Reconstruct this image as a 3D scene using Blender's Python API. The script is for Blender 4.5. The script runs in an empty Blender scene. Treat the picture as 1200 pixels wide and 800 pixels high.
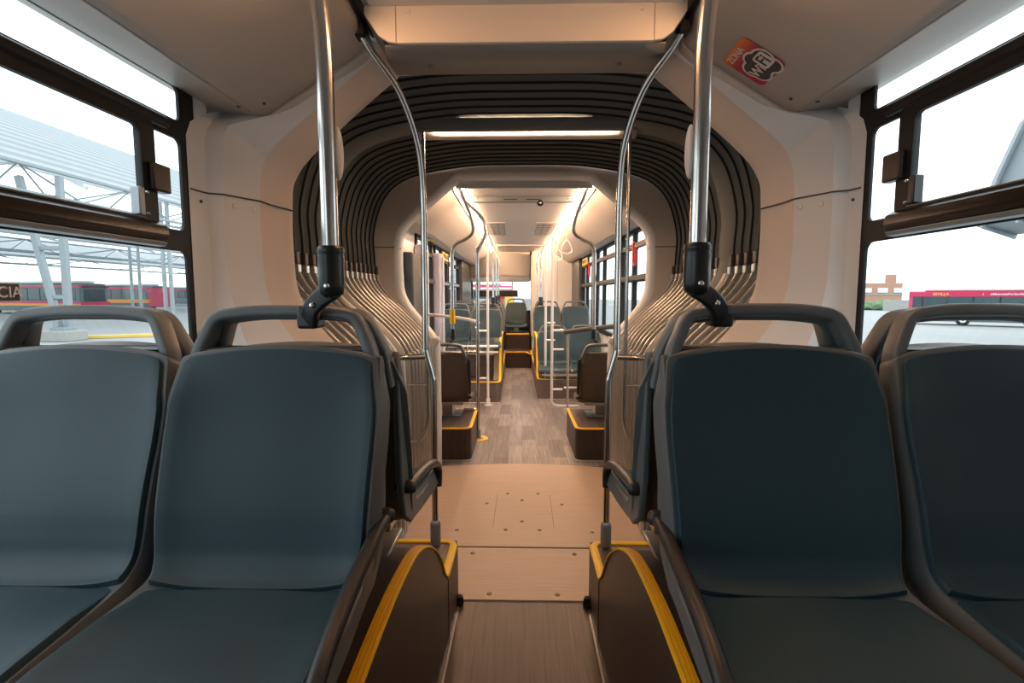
import bpy, bmesh, math, random
from mathutils import Vector, Matrix
random.seed(7)
R = math.radians
# ------------------------------------------------------------------ camera
sc = bpy.context.scene
cam_d = bpy.data.cameras.new('camera'); cam = bpy.data.objects.new('camera', cam_d)
sc.collection.objects.link(cam); sc.camera = cam
cam_d.sensor_width = 36; cam_d.lens = 18; cam_d.clip_start = .02; cam_d.clip_end = 600
cam.location = (0, 0, 1.45)
cam.rotation_euler = (R(90 - 5.24), 0, R(1.33))
# ------------------------------------------------------------------ world: bright overcast sky
w = bpy.data.worlds.new('overcast'); sc.world = w; w.use_nodes = True
nt = w.node_tree; nt.nodes.clear()
wo = nt.nodes.new('ShaderNodeOutputWorld'); bg = nt.nodes.new('ShaderNodeBackground')
tc = nt.nodes.new('ShaderNodeTexCoord'); sp = nt.nodes.new('ShaderNodeSeparateXYZ'); cr = nt.nodes.new('ShaderNodeValToRGB')
nt.links.new(tc.outputs['Generated'], sp.inputs[0]); nt.links.new(sp.outputs['Z'], cr.inputs[0])
cr.color_ramp.elements[0].position = 0.0; cr.color_ramp.elements[0].color = (.80, .90, .93, 1)
cr.color_ramp.elements[1].position = .45; cr.color_ramp.elements[1].color = (.95, 1.0, 1.06, 1)
nt.links.new(cr.outputs[0], bg.inputs[0]); bg.inputs[1].default_value = 2.4
nt.links.new(bg.outputs[0], wo.inputs[0])
# ------------------------------------------------------------------ view, sampling hints
vs = sc.view_settings; vs.view_transform = 'Standard'; vs.look = 'None'; vs.gamma = 1; vs.use_curve_mapping = False
vs.exposure = 0.15
sc.cycles.use_denoising = True; sc.cycles.max_bounces = 10; sc.cycles.transparent_max_bounces = 16
sc.cycles.diffuse_bounces = 5; sc.cycles.glossy_bounces = 4; sc.cycles.sample_clamp_indirect = 6
LAMP_FAR, LAMP_NEAR, LAMP_RING = 75.0, 60.0, 50.0
WARM = (1.0, .50, .23); WARM_FAR = (1.0, .60, .36)
# big soft openings: portals only guide sky sampling through the windows the bus has
def portal(x, y0, y1, z0, z1, s):
    l = bpy.data.lights.new('window_portal', 'AREA'); l.shape = 'RECTANGLE'; l.size = y1 - y0; l.size_y = z1 - z0
    l.cycles.is_portal = True
    o = bpy.data.objects.new('window_portal', l); sc.collection.objects.link(o)
    o.location = (x, (y0 + y1) / 2, (z0 + z1) / 2); o.rotation_euler = (R(90), 0, R(90 * s))
for (x, y0, y1, s) in ((-1.25, -1.3, 1.85, -1), (1.25, .95, 1.88, 1), (-1.25, 4.6, 10.8, -1), (1.25, 4.6, 10.8, 1)):
    portal(x, y0, y1, .9, 2.2, s)

# ------------------------------------------------------------------ materials
def mat(name, col, rough=.5, metal=0., spec=.5, bump=0., bscale=60., var=0., vscale=6., coat=0., sheen=0., emit=None, es=0):
    m = bpy.data.materials.new(name); m.use_nodes = True
    n = m.node_tree.nodes; l = m.node_tree.links; b = n['Principled BSDF']
    b.inputs['Base Color'].default_value = (*col, 1); b.inputs['Roughness'].default_value = rough
    b.inputs['Metallic'].default_value = metal; b.inputs['Specular IOR Level'].default_value = spec
    b.inputs['Coat Weight'].default_value = coat
    if emit: b.inputs['Emission Color'].default_value = (*emit, 1); b.inputs['Emission Strength'].default_value = es
    t = n.new('ShaderNodeTexCoord')
    if var:
        x = n.new('ShaderNodeTexNoise'); x.inputs['Scale'].default_value = vscale; x.inputs['Detail'].default_value = 4
        r = n.new('ShaderNodeMix'); r.data_type = 'RGBA'
        r.inputs['A'].default_value = (*[c * (1 - var) for c in col], 1); r.inputs['B'].default_value = (*[min(1, c * (1 + var)) for c in col], 1)
        l.new(t.outputs['Object'], x.inputs['Vector']); l.new(x.outputs['Fac'], r.inputs['Factor']); l.new(r.outputs['Result'], b.inputs['Base Color'])
    if bump:
        x = n.new('ShaderNodeTexNoise'); x.inputs['Scale'].default_value = bscale; x.inputs['Detail'].default_value = 3
        bp = n.new('ShaderNodeBump'); bp.inputs['Strength'].default_value = bump; bp.inputs['Distance'].default_value = .002
        l.new(t.outputs['Object'], x.inputs['Vector']); l.new(x.outputs['Fac'], bp.inputs['Height']); l.new(bp.outputs[0], b.inputs['Normal'])
    return m
def wood(name, c1, c2, rough=.45, pc=(.78, 1.25), pw=.12, pl=1.1, axis='Y', grain=1.0, planks=True, seam=.35):
    m = bpy.data.materials.new(name); m.use_nodes = True
    n = m.node_tree.nodes; l = m.node_tree.links; b = n['Principled BSDF']; b.inputs['Roughness'].default_value = rough
    t = n.new('ShaderNodeTexCoord'); mp = n.new('ShaderNodeMapping')
    if axis == 'Y': mp.inputs['Rotation'].default_value = (0, 0, R(90))
    if axis == 'YZ': mp.inputs['Rotation'].default_value = (R(90), 0, R(90))
    if axis == 'XZ': mp.inputs['Rotation'].default_value = (R(90), 0, 0)
    l.new(t.outputs['Object'], mp.inputs[0])
    mg = n.new('ShaderNodeMapping'); mg.inputs['Scale'].default_value = (1.6, 34, 34); l.new(mp.outputs[0], mg.inputs[0])
    no = n.new('ShaderNodeTexNoise'); no.inputs['Scale'].default_value = 2.2; no.inputs['Detail'].default_value = 7; no.inputs['Distortion'].default_value = .5
    l.new(mg.outputs[0], no.inputs['Vector'])
    rp = n.new('ShaderNodeValToRGB'); rp.color_ramp.elements[0].position = .5 - .18 * grain; rp.color_ramp.elements[1].position = .5 + .2 * grain
    rp.color_ramp.elements[0].color = (*c1, 1); rp.color_ramp.elements[1].color = (*c2, 1)
    l.new(no.outputs['Fac'], rp.inputs[0]); out = rp.outputs[0]
    if planks:
        br = n.new('ShaderNodeTexBrick'); br.inputs['Scale'].default_value = 1; br.inputs['Brick Width'].default_value = pl
        br.inputs['Row Height'].default_value = pw; br.inputs['Mortar Size'].default_value = .0012; br.offset = .37
        br.inputs['Color1'].default_value = (pc[0], pc[0], pc[0], 1); br.inputs['Color2'].default_value = (pc[1], pc[1] * .98, pc[1] * .96, 1)
        br.inputs['Mortar'].default_value = (seam, seam, seam, 1)
        l.new(mp.outputs[0], br.inputs['Vector'])
        mx = n.new('ShaderNodeMix'); mx.data_type = 'RGBA'; mx.blend_type = 'MULTIPLY'; mx.inputs['Factor'].default_value = 1
        l.new(out, mx.inputs['A']); l.new(br.outputs['Color'], mx.inputs['B']); out = mx.outputs['Result']
    l.new(out, b.inputs['Base Color'])
    return m
def glass(name, tint=(.93, .97, .96), refl=.03):
    m = bpy.data.materials.new(name); m.use_nodes = True
    n = m.node_tree.nodes; l = m.node_tree.links; n.clear()
    o = n.new('ShaderNodeOutputMaterial'); tr = n.new('ShaderNodeBsdfTransparent'); tr.inputs[0].default_value = (*tint, 1)
    g = n.new('ShaderNodeBsdfGlossy'); g.inputs['Roughness'].default_value = .02
    mx = n.new('ShaderNodeMixShader'); lw = n.new('ShaderNodeLayerWeight'); lw.inputs[0].default_value = .5; pw = n.new('ShaderNodeMath'); pw.operation = 'POWER'; pw.inputs[1].default_value = 5
    fr = n.new('ShaderNodeMath'); fr.operation = 'MULTIPLY_ADD'; fr.inputs[1].default_value = .7; fr.inputs[2].default_value = refl
    l.new(lw.outputs['Facing'], pw.inputs[0]); l.new(pw.outputs[0], fr.inputs[0]); l.new(fr.outputs[0], mx.inputs[0]); l.new(tr.outputs[0], mx.inputs[1]); l.new(g.outputs[0], mx.inputs[2]); l.new(mx.outputs[0], o.inputs[0])
    return m
def glow(name, col, s):
    m = bpy.data.materials.new(name); m.use_nodes = True
    n = m.node_tree.nodes; n.clear(); o = n.new('ShaderNodeOutputMaterial'); e = n.new('ShaderNodeEmission')
    e.inputs[0].default_value = (*col, 1); e.inputs[1].default_value = s; m.node_tree.links.new(e.outputs[0], o.inputs[0])
    return m
M = dict(
    panel=mat('cream_plastic', (.73, .745, .75), .42, bump=.12, bscale=240),
    panel_lamplit=mat('lamp_tinted_plastic_frame', (.70, .60, .52), .40, bump=.12, bscale=240),  # same plastic, with the warm lamp glow put into its colour
    cove=mat('cove_plastic', (.62, .585, .55), .45, bump=.10, bscale=240),
    ceil=mat('ceiling_plastic', (.72, .68, .63), .45, bump=.08, bscale=200),
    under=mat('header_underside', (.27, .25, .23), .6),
    blackp=mat('black_frame', (.010, .010, .011), .5, spec=.3),
    rubber=mat('black_rubber', (.012, .012, .012), .6),
    rail=mat('brown_black_anodised_rail', (.022, .016, .013), .3, metal=.4),
    grey_metal=mat('grey_latch_metal', (.30, .33, .35), .4, metal=.6),
    steel=mat('brushed_steel', (.72, .70, .67), .2, metal=1.),
    steel_dark=mat('worn_steel', (.52, .51, .49), .3, metal=1.),
    white_steel=mat('white_coated_steel', (.78, .78, .78), .3, metal=.2),
    alu=mat('aluminium_rail', (.80, .78, .74), .28, metal=.9),
    fabric=mat('slate_blue_upholstery', (.014, .045, .062), .47, bump=.35, bscale=900, var=.05, vscale=14, spec=.45),
    shell=mat('grey_seat_shell', (.100, .114, .120), .42, bump=.2, bscale=500),
    shell_dark=mat('dark_seat_shell', (.070, .062, .057), .45, bump=.2, bscale=500),
    shell_brown=mat('brown_seat_back', (.115, .088, .072), .5, bump=.2, bscale=500),
    handle=mat('charcoal_grip_plastic', (.125, .142, .152), .40),
    arm=mat('black_armrest', (.022, .020, .020), .42),
    bracket=mat('black_clamp_plastic', (.016, .016, .017), .30),
    yellow=mat('yellow_edge_strip', (.98, .58, .0), .45, var=.04, vscale=20),
    bellow=mat('grey_bellows_cloth', (.145, .150, .135), .62, bump=.2, bscale=300),
    bellow_low=mat('light_bellows_cloth', (.22, .225, .215), .55, bump=.2, bscale=300),
    clip=mat('brown_clip', (.06, .045, .035), .5),
    ringm=mat('pale_ring', (.60, .58, .55), .45),
    plate=wood('beige_plate', (.50, .37, .27), (.60, .46, .345), .42, planks=False, axis='X', grain=1.6),
    floor=wood('dark_plank_floor', (.050, .030, .023), (.105, .065, .050), .42, pw=.20, pl=1.6, axis='Y', seam=.55),
    floor_far=wood('lit_plank_floor', (.15, .135, .135), (.31, .29, .29), .36, pc=(.62, 1.4), pw=.13, pl=.55, axis='Y', seam=.45),  # same wood as the near floor, brighter light put into its colours
    boxside=wood('dark_box_vinyl', (.028, .018, .015), (.060, .040, .034), .42, planks=False, axis='YZ', grain=1.3),
    boxtop=wood('dark_step_vinyl', (.07, .05, .042), (.13, .10, .088), .5, pw=.045, pl=6, axis='Y', seam=.45),
    boxgrey=wood('grey_box_vinyl', (.10, .075, .068), (.17, .135, .125), .42, planks=False, axis='XZ', grain=1.3),
    wglass=glass('window_glass'),
    sglass=glass('screen_glass', (.95, .97, .97)),
    screw=mat('screw_cap', (.58, .56, .53), .35),
    bolt=mat('dark_bolt', (.10, .085, .075), .4, metal=.6),
    chrome=mat('bolt_head', (.75, .77, .78), .25, metal=1),
    red=mat('red_plastic', (.6, .02, .02), .4),
    lilac=mat('lilac_door_frame', (.50, .49, .60), .4),
    darkpost=mat('dark_window_post', (.06, .068, .07), .45),
    lampfar=glow('lamp_strip_far', WARM_FAR, LAMP_FAR), lampnear=glow('lamp_strip_near', WARM, LAMP_NEAR), lampring=glow('lamp_strip_ring', (1, .72, .50), LAMP_RING),
    display=mat('black_display', (.02, .018, .02), .3),
)

# ------------------------------------------------------------------ helpers
COL = sc.collection
def finish(name, me, m, parent=None, smooth=True, angle=40):
    o = bpy.data.objects.new(name, me); COL.objects.link(o)
    if m is not None:
        for x in (m if isinstance(m, (list, tuple)) else [m]): me.materials.append(x)
    if smooth:
        me.shade_smooth()
        try: me.set_sharp_from_angle(angle=R(angle))
        except Exception: pass
    if parent is not None:
        o.parent = parent; o.matrix_parent_inverse = Matrix.Translation(parent.location).inverted()
    else:                                                   # origin at the thing's base
        if len(me.vertices):
            xs = [v.co for v in me.vertices]
            c = Vector(((min(v.x for v in xs) + max(v.x for v in xs)) / 2, (min(v.y for v in xs) + max(v.y for v in xs)) / 2, min(v.z for v in xs)))
            me.transform(Matrix.Translation(-c)); o.location = c
    return o
def ob(name, bm, m, parent=None, smooth=True, bevel=0, seg=2, angle=40):
    bmesh.ops.recalc_face_normals(bm, faces=bm.faces)
    me = bpy.data.meshes.new(name); bm.to_mesh(me); bm.free()
    o = finish(name, me, m, parent, smooth, angle)
    if bevel:
        b = o.modifiers.new('bevel', 'BEVEL'); b.width = bevel; b.segments = seg; b.limit_method = 'ANGLE'; b.angle_limit = R(35); b.harden_normals = False
    return o
def thing(name, label, cat, loc=(0, 0, 0), group=None):
    o = bpy.data.objects.new(name, None); COL.objects.link(o); o.location = loc; o.empty_display_size = .1
    return tag(o, label, cat, group)
def tag(o, label, cat, group=None):
    o['label'] = label; o['category'] = cat
    if group: o['group'] = group
    return o
def struct(o, label=None):
    o['kind'] = 'structure'
    if label: o['label'] = label
    return o
def BM(): return bmesh.new()
def box(bm, x0, x1, y0, y1, z0, z1, M4=None):
    vs_ = [bm.verts.new((x, y, z)) for x in (x0, x1) for y in (y0, y1) for z in (z0, z1)]
    for f in ((0, 1, 3, 2), (4, 6, 7, 5), (0, 4, 5, 1), (2, 3, 7, 6), (0, 2, 6, 4), (1, 5, 7, 3)): bm.faces.new([vs_[i] for i in f])
    if M4 is not None: bmesh.ops.transform(bm, matrix=M4, verts=vs_)
    return vs_
def boxo(name, x0, x1, y0, y1, z0, z1, m, parent=None, bevel=.004, seg=2):
    bm = BM(); box(bm, x0, x1, y0, y1, z0, z1); return ob(name, bm, m, parent, bevel=bevel, seg=seg)
def rings(bm, rs, closed=True, caps=False, closed_path=False):
    L = [[bm.verts.new(p) for p in r] for r in rs]; n = len(L[0])
    pairs = list(zip(L[:-1], L[1:])) + ([(L[-1], L[0])] if closed_path else [])
    for a, b in pairs:
        for i in range(n if closed else n - 1):
            j = (i + 1) % n
            try: bm.faces.new((a[i], a[j], b[j], b[i]))
            except ValueError: pass
    if caps and not closed_path: bm.faces.new(L[0][::-1]); bm.faces.new(L[-1])
    return L
def catmull(P, n=6, closed=False):
    P = [Vector(p) for p in P]; out = []; N = len(P)
    for i in range(N if closed else N - 1):
        g = (lambda k: P[k % N]) if closed else (lambda k: P[max(0, min(N - 1, k))])
        a, b, c, d = g(i - 1), g(i), g(i + 1), g(i + 2)
        for k in range(n):
            t = k / n
            out.append(.5 * ((2 * b) + (c - a) * t + (2 * a - 5 * b + 4 * c - d) * t * t + (3 * b - a - 3 * c + d) * t ** 3))
    if not closed: out.append(P[-1])
    return out
def fillet(P, r, n=6):
    """polyline with rounded inner corners"""
    P = [Vector(p) for p in P]; out = [P[0]]
    for i in range(1, len(P) - 1):
        a, b, c = P[i - 1], P[i], P[i + 1]; rr_ = r[i] if isinstance(r, (list, tuple)) else r
        d1 = (a - b); d2 = (c - b); q = min(rr_, d1.length * .49, d2.length * .49)
        s, e = b + d1.normalized() * q, b + d2.normalized() * q
        for k in range(n + 1):
            t = k / n; out.append((1 - t) ** 2 * s + 2 * t * (1 - t) * b + t * t * e)
    out.append(P[-1]); return out
def frames(path, closed=False, up=Vector((0, 0, 1))):
    T = []; N = len(path)
    for i in range(N):
        a = path[(i - 1) % N] if (closed or i > 0) else path[i]; b = path[(i + 1) % N] if (closed or i < N - 1) else path[i]
        T.append((b - a).normalized())
    n = up - T[0] * up.dot(T[0])
    if n.length < .1: n = Vector((0, 1, 0)) - T[0] * T[0].y
    if n.length < .1: n = Vector((1, 0, 0)) - T[0] * T[0].x
    n.normalize(); out = []
    for t in T:
        n = (n - t * n.dot(t)); n.normalize(); out.append((t, n, t.cross(n)))
    return out
def sweep(bm, path, sec, closed=False, up=Vector((0, 0, 1)), caps=True):
    path = [Vector(p) for p in path]; fr = frames(path, closed, up)
    rs = [[p + n * s[0] + b * s[1] for s in sec] for p, (t, n, b) in zip(path, fr)]
    return rings(bm, rs, True, caps, closed)
def circ(r, n=12): return [(r * math.cos(2 * math.pi * k / n), r * math.sin(2 * math.pi * k / n)) for k in range(n)]
def rrect(w_, h_, r, n=4):
    out = []
    for cx, cy, a0 in ((w_ / 2 - r, h_ / 2 - r, 0), (-w_ / 2 + r, h_ / 2 - r, 90), (-w_ / 2 + r, -h_ / 2 + r, 180), (w_ / 2 - r, -h_ / 2 + r, 270)):
        for k in range(n + 1): a = R(a0 + 90 * k / n); out.append((cx + r * math.cos(a), cy + r * math.sin(a)))
    return out
def tube(name, path, r, m, parent=None, n=14):
    bm = BM(); sweep(bm, path, circ(r, n)); return ob(name, bm, m, parent, angle=60)
def cyl(bm, c, d, r, h, n=16, r2=None):
    c = Vector(c); d = Vector(d).normalized(); u = d.orthogonal().normalized(); v = d.cross(u); r2 = r if r2 is None else r2
    rings(bm, [[c + d * (h * k) + (u * math.cos(2 * math.pi * i / n) + v * math.sin(2 * math.pi * i / n)) * q for i in range(n)] for k, q in ((0, r), (1, r2))], True, True)
def lathe(bm, c, d, prof, n=20):
    c = Vector(c); d = Vector(d).normalized(); u = d.orthogonal().normalized(); v = d.cross(u)
    rings(bm, [[c + d * h + (u * math.cos(2 * math.pi * i / n) + v * math.sin(2 * math.pi * i / n)) * max(q, 1e-4) for i in range(n)] for q, h in prof], True, True)
def screw_(parent, c, d, r=.008, m='screw', name='screw_cap'):
    bm = BM(); lathe(bm, c, d, [(r, -.002), (r, .002), (r * .8, .004), (r * .3, .005)], 14); return ob(name, bm, M[m], parent, angle=60)
def curve_mesh(cu):
    o = bpy.data.objects.new('tmp', cu); COL.objects.link(o)
    dg = bpy.context.evaluated_depsgraph_get(); me = bpy.data.meshes.new_from_object(o.evaluated_get(dg), depsgraph=dg)
    bpy.data.objects.remove(o); me.materials.clear(); return me
def plate(name, outer, holes, depth, m, mtx, parent=None, bevel=0):
    cu = bpy.data.curves.new('c', 'CURVE'); cu.dimensions = '2D'; cu.fill_mode = 'BOTH'; cu.extrude = depth / 2
    if bevel: cu.bevel_depth = bevel; cu.bevel_resolution = 1; cu.offset = -bevel
    for P in [outer] + list(holes):
        s = cu.splines.new('POLY'); s.points.add(len(P) - 1)
        for k, p in enumerate(P): s.points[k].co = (p[0], p[1], 0, 1)
        s.use_cyclic_u = True
    me = curve_mesh(cu); me.transform(mtx); return finish(name, me, m, parent, angle=30)
def text(name, s, size, m, mtx, parent=None, depth=.0006, align='CENTER'):
    cu = bpy.data.curves.new('t', 'FONT'); cu.body = s; cu.size = size; cu.extrude = depth; cu.align_x = align; cu.align_y = 'CENTER'; cu.offset = size * .012
    me = curve_mesh(cu); me.transform(mtx); return finish(name, me, m, parent, smooth=False)
def rr(x0, y0, x1, y1, r, n=5):
    return [((x0 + x1) / 2 + a, (y0 + y1) / 2 + b) for a, b in rrect(x1 - x0, y1 - y0, r, n)]
def mtx(o, x, y, z):
    m = Matrix((x, y, z)).transposed().to_4x4(); m.translation = Vector(o); return m
def wallm(X): return mtx((X, 0, 0), (0, 1, 0), (0, 0, 1), (1, 0, 0))    # (a,b) -> (Y,Z)
def mirx(o): return o

# ------------------------------------------------------------------ cross sections of the bus
SEC = [(1.19, 0), (1.19, 1.0), (1.19, 1.1), (1.19, 1.2), (1.19, 1.35), (1.19, 1.47), (1.19, 1.6), (1.19, 1.85), (1.19, 2.17), (1.03, 2.17), (.61, 2.42), (.5, 2.43), (0, 2.43)]
OPN = [(.70, 0), (.70, 1.0), (.73, 1.10), (.81, 1.21), (.92, 1.34), (.985, 1.46), (1.0, 1.6), (1.0, 1.83), (.975, 1.95), (.87, 2.07), (.56, 2.33), (.47, 2.365), (0, 2.37)]
BEL = [(.73, 0), (.73, .95), (.76, 1.07), (.83, 1.18), (.96, 1.31), (1.10, 1.44), (1.185, 1.57), (1.20, 1.75), (1.20, 1.95), (1.11, 2.21), (.90, 2.37), (.45, 2.455), (0, 2.466)]
def half(P, n=6): return [(p.x, p.y) for p in catmull([(a, b, 0) for a, b in P], n)]
def halflin(P, n=6):
    o = []
    for (a, b), (c, d) in zip(P[:-1], P[1:]):
        for k in range(n): o.append((a + (c - a) * k / n, b + (d - b) * k / n))
    return o + [P[-1]]
def full(h): return [(x, z) for x, z in h] + [(-x, z) for x, z in h[-2::-1]]
def off(h, d):
    """push a half profile outward"""
    o = []
    for i, (x, z) in enumerate(h):
        a = h[max(0, i - 1)]; b = h[min(len(h) - 1, i + 1)]; tx, tz = b[0] - a[0], b[1] - a[1]; l_ = math.hypot(tx, tz) or 1
        o.append((x + tz / l_ * d, z - tx / l_ * d))
    o[-1] = (0, o[-1][1]); return o
def loop(h, Y): return [Vector((x, Y(x, z) if callable(Y) else Y, z)) for x, z in full(h)]

# ================================================================== OUTSIDE
M['asphalt'] = mat('pale_concrete_yard', (.30, .315, .315), .85, var=.12, vscale=.25)
M['white'] = mat('white_paint', (.75, .77, .78), .6)
M['gal'] = mat('galvanised_steel', (.27, .31, .33), .5, metal=.3)
M['busred'] = mat('crimson_bus_paint', (.55, .02, .09), .35)
M['busor'] = mat('orange_bus_paint', (.85, .32, .04), .4)
M['busyel'] = mat('yellow_bus_paint', (.85, .52, .08), .4)
M['busgrey'] = mat('grey_bus_paint', (.09, .13, .14), .4)
M['buswin'] = mat('dark_bus_glass', (.035, .07, .08), .15)
M['buswhite'] = mat('white_bus_roof', (.80, .82, .82), .4)
M['conc'] = mat('concrete_block', (.33, .33, .31), .9, var=.1, vscale=3)
M['curb'] = mat('yellow_kerb_paint', (.70, .48, .12), .7, var=.15, vscale=2)
M['brick'] = mat('terracotta_render', (.42, .24, .16), .8)
M['hedge'] = mat('hedge_green', (.16, .26, .14), .9, var=.3, vscale=3)
def corrugated():
    m = bpy.data.materials.new('corrugated_canopy_sheet'); m.use_nodes = True
    n = m.node_tree.nodes; l = m.node_tree.links; b = n['Principled BSDF']; b.inputs['Roughness'].default_value = .5
    t = n.new('ShaderNodeTexCoord'); wv = n.new('ShaderNodeTexWave'); wv.bands_direction = 'X'; wv.inputs['Scale'].default_value = .32
    wv.inputs['Distortion'].default_value = 0
    rp = n.new('ShaderNodeValToRGB'); rp.color_ramp.elements[0].color = (.60, .64, .66, 1); rp.color_ramp.elements[1].color = (.78, .82, .84, 1)
    l.new(t.outputs['Object'], wv.inputs['Vector']); l.new(wv.outputs['Fac'], rp.inputs[0]); l.new(rp.outputs[0], b.inputs['Base Color'])
    tr = n.new('ShaderNodeBsdfTranslucent'); l.new(rp.outputs[0], tr.inputs[0]); mx = n.new('ShaderNodeMixShader'); mx.inputs[0].default_value = .72
    o = n['Material Output']; l.new(b.outputs[0], mx.inputs[1]); l.new(tr.outputs[0], mx.inputs[2]); l.new(mx.outputs[0], o.inputs[0])
    return m
M['sheet'] = corrugated()
G0 = -.38
bm = BM()
xs = [-160, -8, 8, 34, 60, 160]; zs = [G0, G0, G0, G0 - .72, G0 - .8, G0 - .8]
g = [[bm.verts.new((x, y, z)) for y in (-40, 6, 60, 260)] for x, z in zip(xs, zs)]
for a, b in zip(g[:-1], g[1:]):
    for i in range(3): bm.faces.new((a[i], b[i], b[i + 1], a[i + 1]))
struct(ob('ground', bm, M['asphalt'], smooth=False), 'pale concrete depot yard around the bus')
def gz(x): return G0 if x < 8 else G0 - .72 * min(1, (x - 8) / 26)
# painted lines on the yard
def line(x0, y0, x1, y1, w_=.15, lab='', nm='yard_line'):
    bm = BM(); d = Vector((x1 - x0, y1 - y0, 0)).normalized(); p = Vector((-d.y, d.x, 0)) * w_ / 2
    f = [bm.verts.new(v) for v in (Vector((x0, y0, gz(x0) + .012)) + p, Vector((x0, y0, gz(x0) + .012)) - p, Vector((x1, y1, gz(x1) + .012)) - p, Vector((x1, y1, gz(x1) + .012)) + p)]
    bm.faces.new(f); return tag(ob(nm, bm, M['white'], smooth=False), lab, 'road marking', 'painted yard lines')
for i, y in enumerate((12.5, 15.5, 18)):
    line(9.5, y, 24, y - 1.5, lab='white painted line on the yard right of the bus, %s from the window' % ('nearest', 'middle one', 'farthest')[i])
    line(-9, y - 1, -22, y - 2, lab='white painted line on the yard left of the bus, %s from the window' % ('nearest', 'middle one', 'farthest')[i])
# kerb and canopy column
kb = thing('kerb', 'long yellow painted kerb across the yard left of the bus', 'kerb', (-16, 22, G0))
bm = BM(); sweep(bm, [Vector((-26, 19.5, G0 + .07)), Vector((-18, 20.8, G0 + .07)), Vector((-8, 26.5, G0 + .07))], rrect(.14, .35, .03)); ob('kerb_stone', bm, M['curb'], kb)
def gpt(px, py, Y):    # a point seen at a picture position, at distance Y (used only to plan the far yard)
    return None
col = thing('canopy_column', 'tall splayed steel column with crossbars on a concrete block beyond the left window', 'column', (-18, 19.8, G0))
bm = BM(); box(bm, -18.75, -17.65, 19.3, 20.3, G0, G0 + .42); ob('concrete_block', bm, M['conc'], col, bevel=.04)
bm = BM(); box(bm, -18.5, -17.9, 19.5, 20.1, G0 + .42, G0 + .55); box(bm, -18.45, -18.25, 19.6, 19.8, G0 + .55, G0 + .8); box(bm, -18.15, -17.95, 19.8, 20.0, G0 + .55, G0 + .8); ob('base_plate', bm, M['gal'], col, bevel=.01)
for a, b in (((-18.35, 19.8), (-19.5, 19.8)), ((-18.05, 19.9), (-18.0, 19.9))):
    bm = BM(); sweep(bm, [Vector((a[0], a[1], G0 + .5)), Vector((b[0], b[1], 6.0))], rrect(.22, .22, .02)); ob('upright', bm, M['gal'], col)
for z in (1.35, 3.25):
    t_ = (z - G0 - .5) / 5.9
    bm = BM(); sweep(bm, [Vector((-18.35 - 1.15 * t_, 19.8, z)), Vector((-18.05 + .05 * t_, 19.9, z))], rrect(.16, .16, .02)); ob('crossbar', bm, M['gal'], col)
for (x, y, lab) in ((-18.85, 26.6, 'slim paired steel post by the window end, left one'), (-18.5, 26.6, 'slim paired steel post by the window end, right one'),
                    (-27.9, 36, 'thin distant steel post behind the crimson bus, left one'), (-27.3, 36, 'thin distant steel post behind the crimson bus, right one')):
    bm = BM(); cyl(bm, (x, y, G0), (0, 0, 1), .10, 6.6 if y < 30 else 5.2, 12); cyl(bm, (x, y, G0), (0, 0, 1), .14, .05, 12)
    tag(ob('canopy_post', bm, M['gal']), lab, 'post', 'slim canopy posts')
def truss(name, x0, y0, x1, y1, z, hgt, seg, lab, rad=.055, wid=1.3):
    t = thing(name, lab, 'truss', (x0, y0, z)); A = Vector((x0, y0, z)); B = Vector((x1, y1, z)); d = (B - A); pr = Vector((d.y, -d.x, 0)).normalized() * wid
    for nm, o_ in (('bottom_chord', Vector((0, 0, 0))), ('top_chord', Vector((0, 0, hgt))), ('side_chord', -pr)):
        bm = BM(); sweep(bm, [A + o_, B + o_], rrect(rad * 2.2, rad * 2.2, .01)); ob(nm, bm, M['gal'], t)
    bm = BM()
    for i in range(seg):
        p = A + d * (i / seg); q = A + d * ((i + .5) / seg); r_ = A + d * ((i + 1) / seg)
        sweep(bm, [p + Vector((0, 0, hgt)), q], circ(rad * .7, 8)); sweep(bm, [q, r_ + Vector((0, 0, hgt))], circ(rad * .7, 8))
        sweep(bm, [p + Vector((0, 0, hgt)), q - pr], circ(rad * .6, 8)); sweep(bm, [q - pr, r_ + Vector((0, 0, hgt))], circ(rad * .6, 8))
        sweep(bm, [p - pr, p + Vector((0, 0, hgt))], circ(rad * .6, 8))
    ob('web_bars', bm, M['gal'], t)
    return t
truss('canopy_truss', -18.2, 8, -18.2, 50, 5.2, 1.0, 8, 'grey lattice truss carrying the near edge of the white canopy')
truss('canopy_truss', -36, 20, -36, 95, 4.6, .8, 9, 'thin farther lattice truss above the parked buses', .045)
truss('canopy_truss', -58, 30, -58, 130, 5.0, .9, 8, 'faintest farthest lattice truss at the back of the depot', .06)
def sheet(x0, z0, x1, z1, y0, y1, lab, ribs):
    t = thing('canopy_roof', lab, 'canopy', ((x0 + x1) / 2, (y0 + y1) / 2, min(z0, z1)))
    bm = BM(); n = 16
    rr_ = [[Vector((x0 + (x1 - x0) * k / n, y, z0 + (z1 - z0) * k / n + .02 * n * math.sin(math.pi * k / n))) for k in range(n + 1)] for y in (y0, y1)]
    rings(bm, rr_, False); o = ob('roof_sheet', bm, M['sheet'], t); s = o.modifiers.new('s', 'SOLIDIFY'); s.thickness = .05
    for k in range(ribs):
        y = y0 + (y1 - y0) * (k + .5) / ribs
        bm = BM(); sweep(bm, [Vector((x0, y, z0 - .15)), Vector(((x0 + x1) / 2, y, (z0 + z1) / 2 + .17)), Vector((x1, y, z1 - .15))], rrect(.16, .16, .01)); ob('rafter', bm, M['buswhite'], t)
    return t
sheet(-19, 6.2, -36, 14.2, 4, 70, 'huge ribbed white canopy rising behind the upper left window', 9)
sheet(-37, 5.8, -57, 10.5, 14, 120, 'second ribbed white canopy farther back over the parked buses', 10)
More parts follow.
